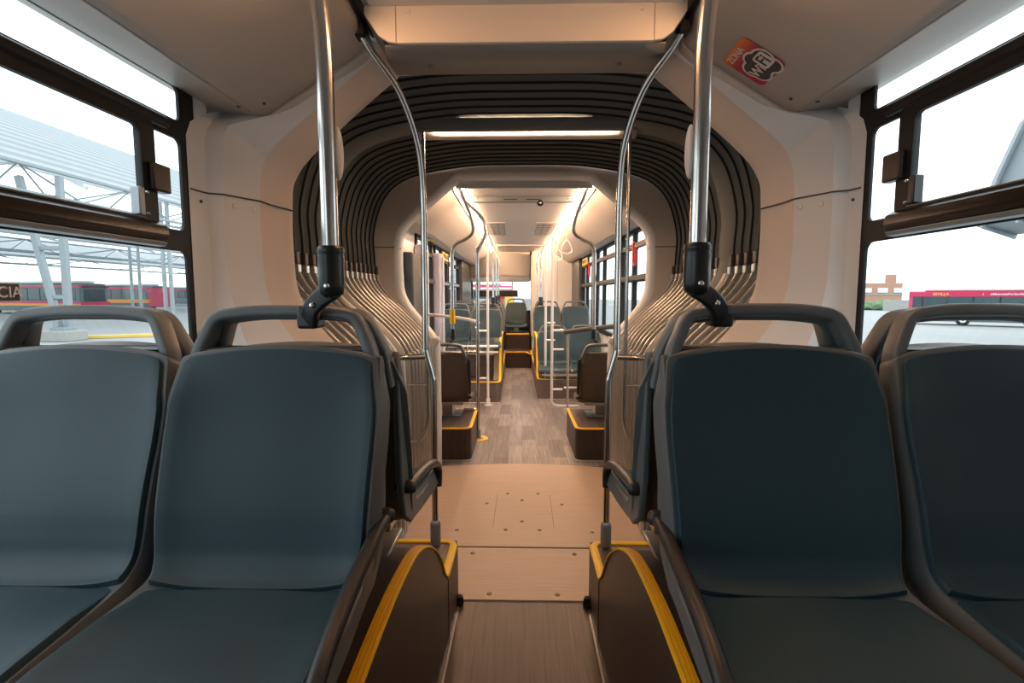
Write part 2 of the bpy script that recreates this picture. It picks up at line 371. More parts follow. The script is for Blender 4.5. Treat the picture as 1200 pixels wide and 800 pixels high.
sheet(-59, 5.8, -90, 11.5, 20, 190, 'third pale canopy on the horizon left of the bus', 10)
# canopy seen through the right window
rc = thing('canopy_roof', 'dark ribbed canopy eave entering at the upper right window', 'canopy', (27, 24, 5.4))
bm = BM(); rings(bm, [[Vector((x, y, z)) for x, z in ((22.3, 4.15), (20.9, 4.55), (21.4, 6.6), (22.4, 9.2), (24, 10.5), (44, 16))] for y in (10, 24.5)], False)
o = ob('roof_sheet', bm, M['gal'], rc); o.modifiers.new('s', 'SOLIDIFY').thickness = .18
for k in range(9):
    y = 10.5 + 1.7 * k
    bm = BM(); sweep(bm, [Vector((22.3, y, 4.05)), Vector((20.8, y, 4.5)), Vector((21.3, y, 6.6)), Vector((22.3, y, 9.2))], rrect(.2, .12, .01)); ob('rafter', bm, M['buswhite'] if k % 3 == 0 else M['gal'], rc)

def bus(name, lab, L, yaw, loc, livery, txt=None):
    """parked bus seen from its side: local x along the bus, y across, z up"""
    t = thing(name, lab, 'bus', loc); W, H = 2.5, 2.75
    mt = Matrix.Translation(loc) @ Matrix.Rotation(R(yaw), 4, 'Z')
    def put(nm, bm, m, bev=0): bmesh.ops.transform(bm, matrix=mt, verts=bm.verts); return ob(nm, bm, m, t, bevel=bev)
    bm = BM()
    sec = [(-W / 2, .32), (-W / 2, 2.5), (-W / 2 + .12, 2.75), (-W / 2 + .5, 2.85), (W / 2 - .5, 2.85), (W / 2 - .12, 2.75), (W / 2, 2.5), (W / 2, .32)]
    rs = []
    for x, s in ((-L / 2, .9), (-L / 2 + .12, 1), (L / 2 - .5, 1), (L / 2 - .12, .97), (L / 2, .88)):
        rs.append([Vector((x, a * s, 1.5 + (b - 1.5) * (.97 if s < .95 else 1))) for a, b in sec])
    rings(bm, rs, True, True); put('body', bm, M[livery[0]])
    bm = BM(); box(bm, -L / 2 + 1, L / 2 - 1.2, -.95, .95, 2.84, 3.12); put('roof_pod', bm, M['buswhite'], .12)
    bm = BM(); box(bm, -L / 2 + .25, L / 2 - .55, -W / 2 - .02, W / 2 + .02, 1.28, 2.38); put('side_glazing', bm, M['buswin'], .05)
    bm = BM(); box(bm, L / 2 - .35, L / 2 + .03, -W / 2 + .2, W / 2 - .2, 1.1, 2.42); put('windscreen', bm, M['buswin'], .15)
    for i in range(int(L // 1.6)):
        x = -L / 2 + .9 + i * 1.6
        if x < L / 2 - 1: bm = BM(); box(bm, x, x + .08, -W / 2 - .035, -W / 2 - .01, 1.28, 2.38); put('window_post', bm, M['rubber'])
    for k, (x0, x1, z0, z1, mm) in enumerate(livery[1]):
        bm = BM(); box(bm, -L / 2 + x0 * L, -L / 2 + x1 * L, -W / 2 - .03, W / 2 + .03, z0, z1); put('livery_stripe', bm, M[mm])
    for x in (-L * .30, L * .32):
        for s in (-1, 1):
            bm = BM(); lathe(bm, (x, s * (W / 2 - .26), .48), (0, s, 0), [(.46, 0), (.48, .05), (.48, .25), (.40, .30), (.26, .30), (.24, .26), (.10, .27), (.08, .33)], 20); w_ = put('wheel', bm, M['rubber'])
            bm = BM(); lathe(bm, (x, s * (W / 2 + .01), .48), (0, s, 0), [(.25, 0), (.22, .035), (.06, .05)], 16); bmesh.ops.transform(bm, matrix=mt, verts=bm.verts); hub = ob('hub', bm, M['white'], w_); hub.matrix_parent_inverse = Matrix.Identity(4); hub.matrix_parent_inverse = Matrix.Translation(w_.location + Vector(loc)).inverted() if False else Matrix.Identity(4); hub.parent = t; hub.matrix_parent_inverse = Matrix.Translation(loc).inverted()
    if txt:
        for s, x, z, size, mm in txt:
            text('lettering', s, size, M[mm], mt @ mtx((x, -W / 2 - .045, z), (1, 0, 0), (0, 0, 1), (0, -1, 0)), t)
    return t
sev = 'white'
bus('parked_bus', 'crimson and dark glass articulated bus beyond the right window', 18, -39.5, (40.9, 40.3, gz(40)), ('busred', [(0, 1, .32, 1.05, 'busgrey'), (0.01, .06, 1.05, 1.22, 'busor'), (.32, .385, .58, .92, 'white'), (0, 1, 2.38, 2.76, 'busred')]),
    [('SEVILLA', -6.9, 2.58, .30, 'busyel'), ('#MuevetePorSevilla', -2.9, 2.58, .24, 'white'), ('i', -4.3, 2.58, .28, 'white'), ('4755', -2.9, .75, .24, 'rubber')])
bus('parked_bus', 'crimson fronted bus with red and yellow stripes beside the splayed column', 14, -14, (-46.6, 48.5, G0), ('busgrey', [(.24, 1.002, .78, 1.0, 'busor'), (.24, .9, 1.0, 1.22, 'busred'), (.0, 1, 2.45, 2.62, 'busred'), (.93, 1.004, .4, 1.15, 'busred')]))
bus('parked_bus', 'yellow and orange bus with dark glass right of the crimson fronted bus', 15, -14, (-50.5, 62.0, G0), ('busgrey', [(0, .4, .5, 1.26, 'busyel'), (.4, 1, .85, 1.26, 'busor'), (.0, 1, 2.45, 2.7, 'busred'), (.975, 1.004, .4, 2.6, 'busred')]))
bus('parked_bus', 'small distant dark bus at the far right end of the left window', 12, -20, (-57, 84.0, G0), ('busgrey', [(0, 1, 2.45, 2.65, 'busred')]))
# building and yard edge, right
b = thing('office_building', 'distant terracotta and cream building with a roof sign beyond the right window', 'building', (72, 95, -1.18))
bx = 63.5
boxo('wall', bx - 9, bx + 5.2, 95, 105, -1.18, 3.5, M['brick'], b, .05)
boxo('wall_band', bx - 9.05, bx + 5.25, 94.9, 105, 1.35, 1.6, M['conc'], b, .02)
boxo('roof_sign', bx + 3.3, bx + 4.7, 96, 97, 3.5, 5.1, M['brick'], b, .02)
for k in range(5): boxo('window', bx - 8 + 2.9 * k, bx - 6.2 + 2.9 * k, 94.85, 95.1, 1.8, 2.6, M['white'], b, .02)
bm = BM(); bmesh.ops.create_icosphere(bm, subdivisions=4, radius=1)
for v in bm.verts:
    v.co = Vector((v.co.x * 5 + 62, v.co.y * 2 + 88, v.co.z * .9 - .5)) + Vector((random.uniform(-.2, .2), 0, random.uniform(-.3, .3)))
tag(ob('hedge', bm, M['hedge']), 'pale green bush in front of the terracotta building', 'bush')
tag(boxo('boundary_wall', 58, 78, 84, 84.3, -1.18, .55, M['conc'], None, .02), 'low grey boundary wall left of the crimson articulated bus', 'wall')

# ================================================================== NEAR SECTION: structure
struct(boxo('floor', -1.19, 1.19, -2.6, 2.30, -.06, 0, M['floor'], None, 0), 'dark wood plank aisle floor')
def windowed_wall(name, s, wins, Y0, Y1, thick=.05, low=0, m='panel', top=2.30):
    holes = [rr(a, b, c, d, .04) for a, b, c, d in wins]
    return struct(plate(name, [(Y0, low), (Y1, low), (Y1, top), (Y0, top)], holes, thick, M[m], wallm(s * (1.19 + thick / 2))), None)
ZL, ZR, YL, YR = 0.0, .03, 0.0, .035
windowed_wall('wall_left', -1, [(.32, .90, 1.885, 2.22), (-1.42, .90, .24, 2.22)], -2.6, 1.96)
windowed_wall('wall_right', 1, [(.96, .90, 1.915, 2.25)], -2.6, 1.98)  # unseen part shaped solid, window cut short, to darken the right seats
struct(boxo('wall_back', -1.24, 1.24, -2.66, -2.6, -.06, 2.6, M['panel'], None, 0))
def window(n, s, ya, yb, z, full_=True):
    """opening pane over a fixed pane; ya..yb along the bus, z shifts the rails"""
    w_ = bpy.data.objects.new('window_%d' % n, None); COL.objects.link(w_); w_.location = (s * 1.2, (ya + yb) / 2, .9); struct(w_, 'tall black framed bus window with sliding top pane, %s side' % ('left' if s < 0 else 'right'))
    X = s * 1.2; m = wallm(X)
    lo = rr(ya + .05, .95, yb - .022, 1.60 + z, .03); tp = rr(ya + .04, 2.045 + z, yb - .022, 2.158 + z, .022)
    sp_ = rr(yb - .19, 1.672 + z, yb - .025, 1.982 + z, .025); sl = rr(ya + .12, 1.665 + z, yb - .23, 1.985 + z, .02)
    plate('window_frame', rr(ya - .03, .86, yb + .065, 2.235 + z, .03), [lo, tp, sp_, sl], .010, M['blackp'], wallm(s * 1.1985), w_, .001)
    plate('sliding_frame', rr(ya + .10, 1.66 + z, yb - .185, 2.0 + z, .03), [rr(ya + .16, 1.688 + z, yb - .247, 1.962 + z, .022)], .014, M['blackp'], wallm(s * 1.178), w_, .002)
    for nm, (a, b, c, d), x in (('fixed_pane', (ya + .02, .92, yb - .01, 1.62 + z), 1.212), ('top_pane', (ya + .02, 2.03 + z, yb - .01, 2.17 + z), 1.212), ('small_pane', (yb - .2, 1.66 + z, yb - .015, 2.0 + z), 1.212), ('sliding_pane', (ya + .11, 1.67 + z, yb - .21, 1.98 + z), 1.186)):
        bm = BM(); bm.faces.new([bm.verts.new((s * x, q, r_)) for q, r_ in ((a, b), (c, b), (c, d), (a, d))]); ob(nm, bm, M['wglass'], w_, smooth=False)
    # rails that stand into the room
    i = -s
    def rail(nm, y0, y1, sec, m_): 
        bm = BM(); rings(bm, [[Vector((s * 1.19 + i * a, y, b + z)) for a, b in sec] for y in (y0, y1)], True, True); return ob(nm, bm, M[m_], w_, bevel=.003)
    rail('lower_rail', ya + .0, yb - .175, [(0, 1.618), (.035, 1.622), (.045, 1.64), (.04, 1.668), (.02, 1.682), (0, 1.684)], 'rail')
    rail('rail_lip', ya + .0, yb - .172, [(0, 1.604), (.03, 1.606), (.036, 1.620), (0, 1.620)], 'grey_metal')
    rail('seal_strip', ya + .10, yb - .235, [(0, 1.686), (.02, 1.684), (.022, 1.691), (0, 1.693)], 'grey_metal')
    rail('upper_rail', ya + .0, yb - .12, [(0, 1.995), (.02, 1.99), (.032, 2.0), (.032, 2.02), (.015, 2.032), (0, 2.034)], 'blackp')
    bm = BM(); box(bm, s * 1.185 - (0 if s < 0 else .035), s * 1.185 + (.035 if s < 0 else 0), yb - .225, yb - .145, 1.775 + z, 1.862 + z); ob('latch_box', bm, M['rail'], w_, bevel=.006)
    bm = BM(); box(bm, s * 1.185 - (0 if s < 0 else .032), s * 1.185 + (.032 if s < 0 else 0), yb - .285, yb - .262, 1.69 + z, 1.775 + z); la = ob('latch', bm, M['grey_metal'] if s < 0 else M['bracket'], w_, bevel=.005)
    for zz in (1.70, 1.765): screw_(w_, (s * 1.164, yb - .240, zz + z), (i, 0, 0), .005, 'chrome', 'screw')
    return w_
window(1, -1, .34, 1.83, 0); window(2, 1, .98, 1.865, .03); window(3, -1, -1.40, .195, 0)
# lettering on the left pane
sg = thing('window_sticker', 'dark rectangular window sticker reading CIA at the left picture edge', 'sticker', (-1.20, 1.16, 1.43))
plate('sticker_sheet', rr(1.06, 1.434, 1.204, 1.476, .001), [], .0006, mat('sticker_grey', (.07, .07, .08), .6), wallm(-1.208), sg)
plate('sticker_border', rr(1.058, 1.432, 1.206, 1.478, .001), [rr(1.061, 1.435, 1.203, 1.475, .001)], .0008, M['white'], wallm(-1.207), sg)
text('lettering', 'CIA', .036, M['white'], mtx((-1.206, 1.179, 1.4545), (0, 1, 0), (0, 0, 1), (1, 0, 0)), sg)

# side cove panels, with the flat strip above the windows
def cove(n, s, Y0, Y1, holes=True, m='cove', z=0):
    o = bpy.data.objects.new('trim_%d' % n, None); COL.objects.link(o); o.location = (s * .9, (Y0 + Y1) / 2, 2.1); struct(o)
    P1 = [(1.24, 2.165 + z), (1.195, 2.158 + z), (1.06, 2.141 + z), (1.045, 2.138 + z), (1.036, 2.137 + z)]
    P2 = [(1.0295, 2.137 + z), (1.0, 2.150 + z), (.985, 2.158 + z), (.64, 2.368), (.615, 2.385), (.602, 2.40), (.598, 2.42), (.598, 2.50)]
    for nm, P, mm in (('lower_panel', P1, m), ('slanted_panel', P2, m)):
        bm = BM(); rings(bm, [[Vector((s * a, y, b)) for a, b in P] for y in (Y0, Y1)], False)
        q = ob(nm, bm, M[mm], o); so = q.modifiers.new('s', 'SOLIDIFY'); so.thickness = .012; so.offset = 1 if s > 0 else 1
    bm = BM(); rings(bm, [[Vector((s * a, y, b)) for a, b in ((1.042, 2.15 + z), (1.018, 2.158 + z), (1.018, 2.175 + z), (1.042, 2.175 + z))] for y in (Y0, Y1)], True, True); ob('seam_backing', bm, M['rubber'], o)
    return o
c1 = cove(1, -1, -2.6, 2.07); c2 = cove(2, 1, -2.6, 2.07, z=.0)
# end lips of the coves
for s, c in ((-1, c1), (1, c2)):
    pts = [Vector((s * a, 2.075, b)) for a, b in ((1.10, 2.139), (1.035, 2.133), (.985, 2.150), (.64, 2.362), (.605, 2.392), (.598, 2.43))]
    bm = BM(); sweep(bm, pts, rrect(.016, .05, .005), up=Vector((0, 1, 0)).cross(Vector((s, 0, -.5)))); ob('end_lip', bm, M['cove'], c)
    screw_(c, (s * 1.05, 1.93, 2.139), (0, 0, -1), .007, 'bolt', 'screw'); screw_(c, (s * .975, 1.97, 2.163), (s * -.5, 0, -.85), .006, 'bolt', 'screw')
# ceiling between the coves
struct(boxo('ceiling', -.55, .55, -2.6, 1.905, 2.462, 2.50, M['ceil'], None, .004), 'warm lit central ceiling panel')
struct(boxo('ceiling', -1.26, 1.26, -2.66, 2.3, 2.515, 2.56, M['ceil'], None, 0))
# light strips of the near section (they stop short of the picture)
for s, lab in ((-1, 'warm ceiling light strip above the left seats, out of sight'), (1, 'warm ceiling light strip above the right seats, out of sight')):
    t = thing('light_strip', 'warm linear ceiling lamp along the %s cove over the near seats' % ('left' if s < 0 else 'right'), 'lamp', (s * .575, -.5, 2.44), 'ceiling light strips')
    bm = BM(); box(bm, s * .575 - .016, s * .575 + .016, 0.95, 1.70, 2.435, 2.447); ob('diffuser', bm, M['lampnear'], t)
    bm = BM(); box(bm, s * .575 - .02, s * .575 + .02, -2.42, 1.72, 2.447, 2.475); ob('housing', bm, M['steel_dark'], t)
    bm = BM(); box(bm, s * .577 - .01, s * .577 + .01, 1.73, 2.06, 2.435, 2.465); ob('end_cover', bm, M['blackp'], t)
# header over the gangway
hd = bpy.data.objects.new('trim_3', None); COL.objects.link(hd); hd.location = (0, 1.95, 2.33); struct(hd, 'cream header panel above the gangway opening')
def hsec(y, z, w_, ):
    return None
P = [(-.60, 2.475), (-.57, 2.44), (-.52, 2.365), (-.485, 2.342), (-.45, 2.337), (.45, 2.337), (.485, 2.342), (.52, 2.365), (.57, 2.44), (.60, 2.475)]
plate('header_face', [(a, b) for a, b in P], [], .014, M['ceil'], mtx((0, 1.905, 0), (1, 0, 0), (0, 0, 1), (0, -1, 0)), hd, .003)
for sx in (-1, 1):
    bm = BM(); box(bm, sx * .455 - .0012, sx * .455 + .0012, 1.893, 1.91, 2.338, 2.475); ob('seam', bm, M['under'], hd)
    screw_(hd, (sx * .41, 1.896, 2.445), (0, -1, 0), .009, 'ceil')
    for (yy, xx) in ((1.97, .40), (2.10, .37)): screw_(hd, (sx * xx, yy, 2.345), (0, 0, -1), .009, 'under')
bm = BM(); rings(bm, [[Vector((a, y, z)) for a in (-w_, -w_ * .85, w_ * .85, w_)] for y, z, w_ in ((1.912, 2.340, .50), (2.05, 2.352, .53), (2.215, 2.366, .53))], False)
o = ob('header_underside', bm, M['under'], hd); o.modifiers.new('s', 'SOLIDIFY').thickness = .006
bm = BM()
for sx in (-1, 1): rings(bm, [[Vector((sx * .50, 1.912, 2.342)), Vector((sx * .60, 1.912, 2.475))], [Vector((sx * .53, 2.215, 2.367)), Vector((sx * .62, 2.215, 2.475))]], False)
ob('header_cheek', bm, M['under'], hd)

for s in (-1, 1):
    struct(boxo('wall_' + ('left' if s < 0 else 'right'), min(s * 1.245, s * 1.27), max(s * 1.245, s * 1.27), 1.96 + (s > 0) * .02, 4.16, -.06, 2.56, M['blackp'], None, 0))  # black backing added outside to block sky light leaking round the gangway
# portal frame around the gangway, near side and far side
def lerp(a, b, t): return [(p[0] + (q[0] - p[0]) * t, p[1] + (q[1] - p[1]) * t) for p, q in zip(a, b)]
def portal_frame(n, near, label):
    t = bpy.data.objects.new('trim_%d' % n, None); COL.objects.link(t); t.location = (0, 2.1 if near else 4.15, 0); struct(t, label)
    op = half(OPN)
    if near:
        sec = halflin(SEC)
        def ys(y_side, y_top):
            def f(x, z):
                q = max(0, min(1, (z - 2.0) / .165)); q = q ** 2.2
                a = y_side + (.033 * max(0, (1.95 - y_side) / .118) if x > 0 else 0)
                return a + (y_top - a) * q
            return f
        ring_out = off(op, .055)
        Ls = [loop(sec, ys(1.832, 2.06)), loop(lerp(sec, ring_out, .03), ys(1.90, 2.065)), loop(lerp(sec, ring_out, .06), ys(1.925, 2.068)), loop(lerp(sec, ring_out, .24), ys(1.938, 2.07)), loop(lerp(sec, ring_out, .42), ys(1.950, 2.074)),
              loop(lerp(sec, ring_out, .47), ys(1.972, 2.08)), loop(lerp(sec, ring_out, .90), ys(2.095, 2.105))]
        bm = BM(); rings(bm, Ls, False); o = ob('face_panel', bm, M['panel'], t, angle=24)
        bm = BM(); rings(bm, [loop(lerp(sec, ring_out, .90), ys(2.095, 2.105)), loop(ring_out, 2.12), loop(off(op, .035), 2.155), loop(off(op, .012), 2.19), loop(off(op, .002), 2.215), loop(off(op, .0), 2.232), loop(off(op, .03), 2.24)], False); ob('bevelled_rim', bm, M['panel_lamplit'], t, angle=70)
        for s in (-1, 1):   # seam and screw caps
            zz = 1.826
            pts = [Vector((s * 1.189, 1.84 if s < 0 else 1.878, zz)), Vector((s * 1.1852, 1.90, zz)), Vector((s * 1.180, 1.925, zz)), Vector((s * 1.132, 1.950, zz)), Vector((s * 1.126, 1.972, zz)), Vector((s * 1.067, 2.095, zz)), Vector((s * 1.046, 2.12, zz - .008)), Vector((s * 1.028, 2.155, zz - .012)), Vector((s * 1.008, 2.19, zz - .015)), Vector((s * .999, 2.225, zz - .017))]
            pts = [p - Vector((s * .0005, .001, 0)) for p in pts]
            bm = BM(); sweep(bm, pts, rrect(.005, .006, .001, 1)); ob('seam', bm, M['clip'], t)
            for X_, Y_, r_ in ((1.186, 1.89, .006), (1.117, 1.99, .010), (1.080, 2.068, .011)):
                screw_(t, (s * (X_ - .001), Y_ + (.022 if s > 0 and Y_ < 1.95 else 0), 1.79), (-s * .85, -.5, 0) if Y_ > 1.95 else (-s, 0, 0), r_, 'bolt' if r_ < .007 else 'panel')
    else:
        be = half(BEL); out = off(be, .06)
        bm = BM(); rings(bm, [loop(out, 4.13), loop(lerp(out, off(op, .045), .5), 4.14), loop(off(op, .045), 4.15)], False); ob('face_panel', bm, M['panel_lamplit'], t, angle=60)
        bm = BM(); rings(bm, [loop(off(op, .045), 4.15), loop(off(op, .03), 4.153), loop(off(op, .008), 4.175), loop(op, 4.20), loop(op, 4.27)], False); ob('bevelled_rim', bm, M['panel'], t, angle=60)
        for s in (-1, 1):
            bm = BM(); sweep(bm, [Vector((s * 1.24, 4.133, 1.828)), Vector((s * 1.05, 4.147, 1.828)), Vector((s * 1.0, 4.19, 1.820))], rrect(.006, .006, .001, 1)); ob('seam', bm, M['clip'], t)
            for x in (1.17, 1.08): screw_(t, (s * x, 4.142, 1.785), (0, -1, 0), .012, 'panel_lamplit')
    return t
portal_frame(4, True, 'cream bevelled frame of the gangway opening, near side')
portal_frame(5, False, 'peach lit frame wall at the far end of the gangway')

# ================================================================== GANGWAY: bellows
bel = thing('gangway_bellows', 'grey concertina bellows tunnel joining the two bus halves', 'bellows', (0, 3.15, 0))
BH = half(BEL, 5)
def cut(h, z0, z1): return [p for p in h if z0 <= p[1] <= z1]
SPLIT = 1.62
def fold(y0, y1):
    Ls = []
    K = 6
    for k in range(K + 1):
        t = k / K; d = .030 * math.sin(math.pi * t) ** .8
        Ls.append((off(BH, d + .004), y0 + (y1 - y0) * t))
    up = [i for i, p in enumerate(BH) if p[1] >= SPLIT - .02 or p[0] < .5]; lo = [i for i in range(len(BH)) if i <= up[0]]
    bm = BM(); rings(bm, [[Vector((s * h[i][0], y, h[i][1])) for s, i in [(1, i) for i in up] + [(-1, i) for i in up[-2::-1]]] for h, y in Ls], False)
    ob('fold_cloth', bm, M['bellow'], bel, angle=80)
    for s in (-1, 1):
        bm = BM(); rings(bm, [[Vector((s * h[i][0], y, h[i][1])) for i in lo] for h, y in Ls], False); ob('lower_fold_cloth', bm, M['bellow_low'], bel, angle=80)
def hoop(y, edge=False):
    up = [p for p in BH if p[1] >= SPLIT - .02]; lo = [p for p in BH if p[1] <= SPLIT + .02]
    up = [Vector((x, y, z)) for x, z in up] + [Vector((-x, y, z)) for x, z in up[-2::-1]]
    bm = BM(); sweep(bm, up, rrect(.012, .0065, .002, 2), up=Vector((1, 0, 0))); ob('black_hoop', bm, M['rubber'], bel)
    for s in (-1, 1):
        bm = BM(); sweep(bm, [Vector((s * (x - .004), y, z)) for x, z in lo], rrect(.020, .0095, .003, 2), up=Vector((s, 0, 0))); ob('silver_rail', bm, M['alu'], bel)
        bm = BM(); box(bm, s * 1.193 - .016, s * 1.193 + .016, y - .022, y + .022, 1.61, 1.675); ob('clip', bm, M['clip'], bel, bevel=.006)
        bm = BM(); box(bm, s * 1.185 - .014, s * 1.185 + .014, y - .018, y + .018, 1.565, 1.608); ob('clip_plate', bm, M['alu'], bel, bevel=.004)
ya = [2.26 + .104 * k for k in range(8)]; yb = [3.20 + .103 * k for k in range(10)]
for a, b in list(zip(ya[:-1], ya[1:])) + list(zip(yb[:-1], yb[1:])): fold(a, b)
for y in ya + yb: hoop(y)
# middle ring
rg = thing('gangway_ring', 'rigid pale hoop in the middle of the bellows', 'frame', (0, 3.09, 0))
inn = off(BH, -.012); outr = off(BH, .05)
bm = BM(); rings(bm, [loop(outr, 2.985), loop(BH, 2.985), loop(inn, 3.0), loop(inn, 3.185), loop(BH, 3.2), loop(outr, 3.2)], False); ob('ring_band', bm, M['bellow'], rg)
for s in (-1, 1):
    lo = [p for p in BH if p[1] < 1.6]
    bm = BM(); sweep(bm, [Vector((s * (x - .016), 3.02, z)) for x, z in lo], rrect(.010, .05, .003, 2), up=Vector((s, 0, 0))); ob('pale_strip', bm, M['ringm'], rg)
# ring lamp
rl = thing('ring_lamp', 'slim warm lamp across the top of the bellows ring', 'lamp', (0, 3.05, 2.40))
bm = BM(); rings(bm, [[Vector((x, y, z)) for x in (-.62, -.56, .56, .62)] for y, z in ((3.0, 2.448), (3.03, 2.408), (3.06, 2.396))], False); o = ob('lamp_housing', bm, M['bellow'], rl); o.modifiers.new('s', 'SOLIDIFY').thickness = .01
bm = BM(); box(bm, -.54, .54, 3.055, 3.075, 2.392, 2.404); ob('diffuser', bm, M['lampring'], rl, bevel=.003)
bm = BM(); rings(bm, [[Vector((x, y, z)) for x in (-.66, -.5, .5, .66)] for y, z in ((3.078, 2.402), (3.12, 2.372), (3.17, 2.375), (3.19, 2.45))], False); o = ob('reflector', bm, M['panel_lamplit'], rl); o.modifiers.new('s', 'SOLIDIFY').thickness = .008

# gangway floor
gp = tag(boxo('threshold_plate', -.5, .5, 2.312, 2.815, -.03, .004, M['plate'], None, .003), 'small beige laminate floor plate before the gangway', 'floor plate')
def turn_plate():
    bm = BM(); P = [Vector((-.72, 2.83, .004)), Vector((.72, 2.83, .004))] + [Vector((.72 - 1.44 * k / 20, 4.21 + .075 * math.sin(math.pi * k / 20) ** 1.2, .004)) for k in range(21)]
    f = bm.faces.new([bm.verts.new(p) for p in P]); r_ = bmesh.ops.extrude_face_region(bm, geom=[f]); bmesh.ops.translate(bm, verts=[v for v in r_['geom'] if isinstance(v, bmesh.types.BMVert)], vec=(0, 0, -.03))
    return ob('turntable_plate', bm, M['plate'], None, bevel=.002)
tp = tag(turn_plate(), 'large beige laminate floor plate with bolts inside the gangway', 'floor plate')
def child(o, parent):
    o.parent = parent; o.matrix_parent_inverse = Matrix.Translation(parent.location).inverted(); return o
def bolt_at(x, y, par): 
    bm = BM(); lathe(bm, (x, y, .004), (0, 0, 1), [(.013, -.002), (.013, .0015), (.009, .0025), (.004, .0015)], 12); ob('bolt', bm, M['bolt'], par)
for x, y in ((-.115, 3.62), (.105, 3.62), (-.01, 3.50), (.265, 3.43), (-.255, 3.44), (-.01, 3.16), (-.11, 3.04), (.1, 3.04), (-.41, 3.03), (.42, 3.02)): bolt_at(x, y, tp)
for x, y in ((-.285, 2.75), (.285, 2.75), (-.165, 2.36), (.165, 2.36)): bolt_at(x, y, gp)
for x in (-.19, .19):
    bm = BM(); box(bm, x - .0012, x + .0012, 3.08, 3.60, .003, .0046); ob('seam', bm, M['clip'], tp)
for y0, y1, lab in ((2.300, 2.312, 'thin black floor joint between dark planks and beige plate'), (2.815, 2.83, 'thin black floor joint between the two beige plates')):
    tag(boxo('floor_joint', -.5 if y0 < 2.5 else -.72, .5 if y0 < 2.5 else .72, y0, y1, -.03, .001, M['rubber'], None, 0), lab, 'joint', 'floor joints')
struct(boxo('floor', -.74, .74, 2.3, 4.3, -.08, -.032, M['rubber'], None, 0))

# ================================================================== wheel boxes of the near section
def wheel_box(s, lab):
    t = thing('wheel_box', lab, 'seat platform', (s * .75, 1.5, 0))
    prof = [(2.36, 0), (2.36, .295)]
    top = [(2.36, .300), (1.985, .303)]
    arch = [(1.985, .303), (1.93, .335), (1.88, .385), (1.82, .46), (1.73, .54), (1.60, .625), (1.47, .685), (1.35, .715), (1.15, .728), (.95, .718), (.8, .705), (.4, .70), (.0, .70)]
    arch = [(p.x, p.y) for p in catmull([(a, b, 0) for a, b in arch[1:]], 5)]; arch = [(1.985, .303)] + arch
    prof = [(2.36, 0)] + top[:1] + [(1.985, .303)] + arch[1:] + [(0, 0)]
    xi, xo = s * .308, s * 1.188
    bm = BM(); P = [(2.300, 0), (2.300, .300)] + arch + [(0, 0)]
    f1 = [bm.verts.new((xi, a, b)) for a, b in P]; bm.faces.new(f1); ob('side_panel', bm, M['boxside'], t, smooth=False)
    bm = BM(); rings(bm, [[Vector((x, a, b)) for a, b in [(2.300, 0), (2.300, .300)]] for x in (xi, xo)], False); ob('end_panel', bm, M['boxside'], t)
    bm = BM(); rings(bm, [[Vector((x, a, b)) for a, b in [(2.300, .300), (1.985, .303)]] for x in (xi, xo)], False); ob('step_top', bm, M['boxtop'], t)
    bm = BM(); rings(bm, [[Vector((x, a, b)) for a, b in arch] for x in (xi, xo)], False); ob('arch_top', bm, M['boxside'], t)
    # yellow strips: rounded around the step corner, then over the arch
    cor = fillet([(xo, 2.288, .303), (s * .322, 2.288, .303), (s * .322, 1.98, .306)], .05)
    bm = BM(); sweep(bm, cor, rrect(.008, .030, .003, 2)); ob('yellow_edge', bm, M['yellow'], t)
    bm = BM(); sweep(bm, [(s * .318, a, b + .003) for a, b in arch], rrect(.008, .034, .003, 2)); ob('yellow_edge', bm, M['yellow'], t)
    for k in (-1, 0, 1):
        bm = BM(); sweep(bm, [(s * (.318 + .009 * k), a, b + .0075) for a, b in arch], rrect(.0015, .002, .0005, 1)); ob('strip_groove', bm, M['busor'], t)
    bm = BM(); sweep(bm, [(s * .306, 2.285, .30 - .004), (s * .306, 1.98, .300)], rrect(.014, .006, .002, 2)); ob('yellow_edge', bm, M['yellow'], t)
    bm = BM(); box(bm, s * .306 - .001, s * .306 + .001, 1.985, 1.988, 0, .30); ob('seam', bm, M['rubber'], t)
    bm = BM(); box(bm, s * .302 - .004, s * .302 + .004, -.0, 2.25, 0, .006); ob('floor_trim', bm, M['alu'], t)
    bm = BM(); lathe(bm, (s * .300, 2.275, 0), (0, 0, 1), [(.02, 0), (.022, .02), (.015, .045), (.004, .05)], 14); ob('corner_stop', bm, M['rubber'], t)
    return t
wheel_box(-1, 'dark wood wheel box with yellow edging left of the aisle, under the near seats')
wheel_box(1, 'dark wood wheel box with yellow edging right of the aisle, under the near seats')

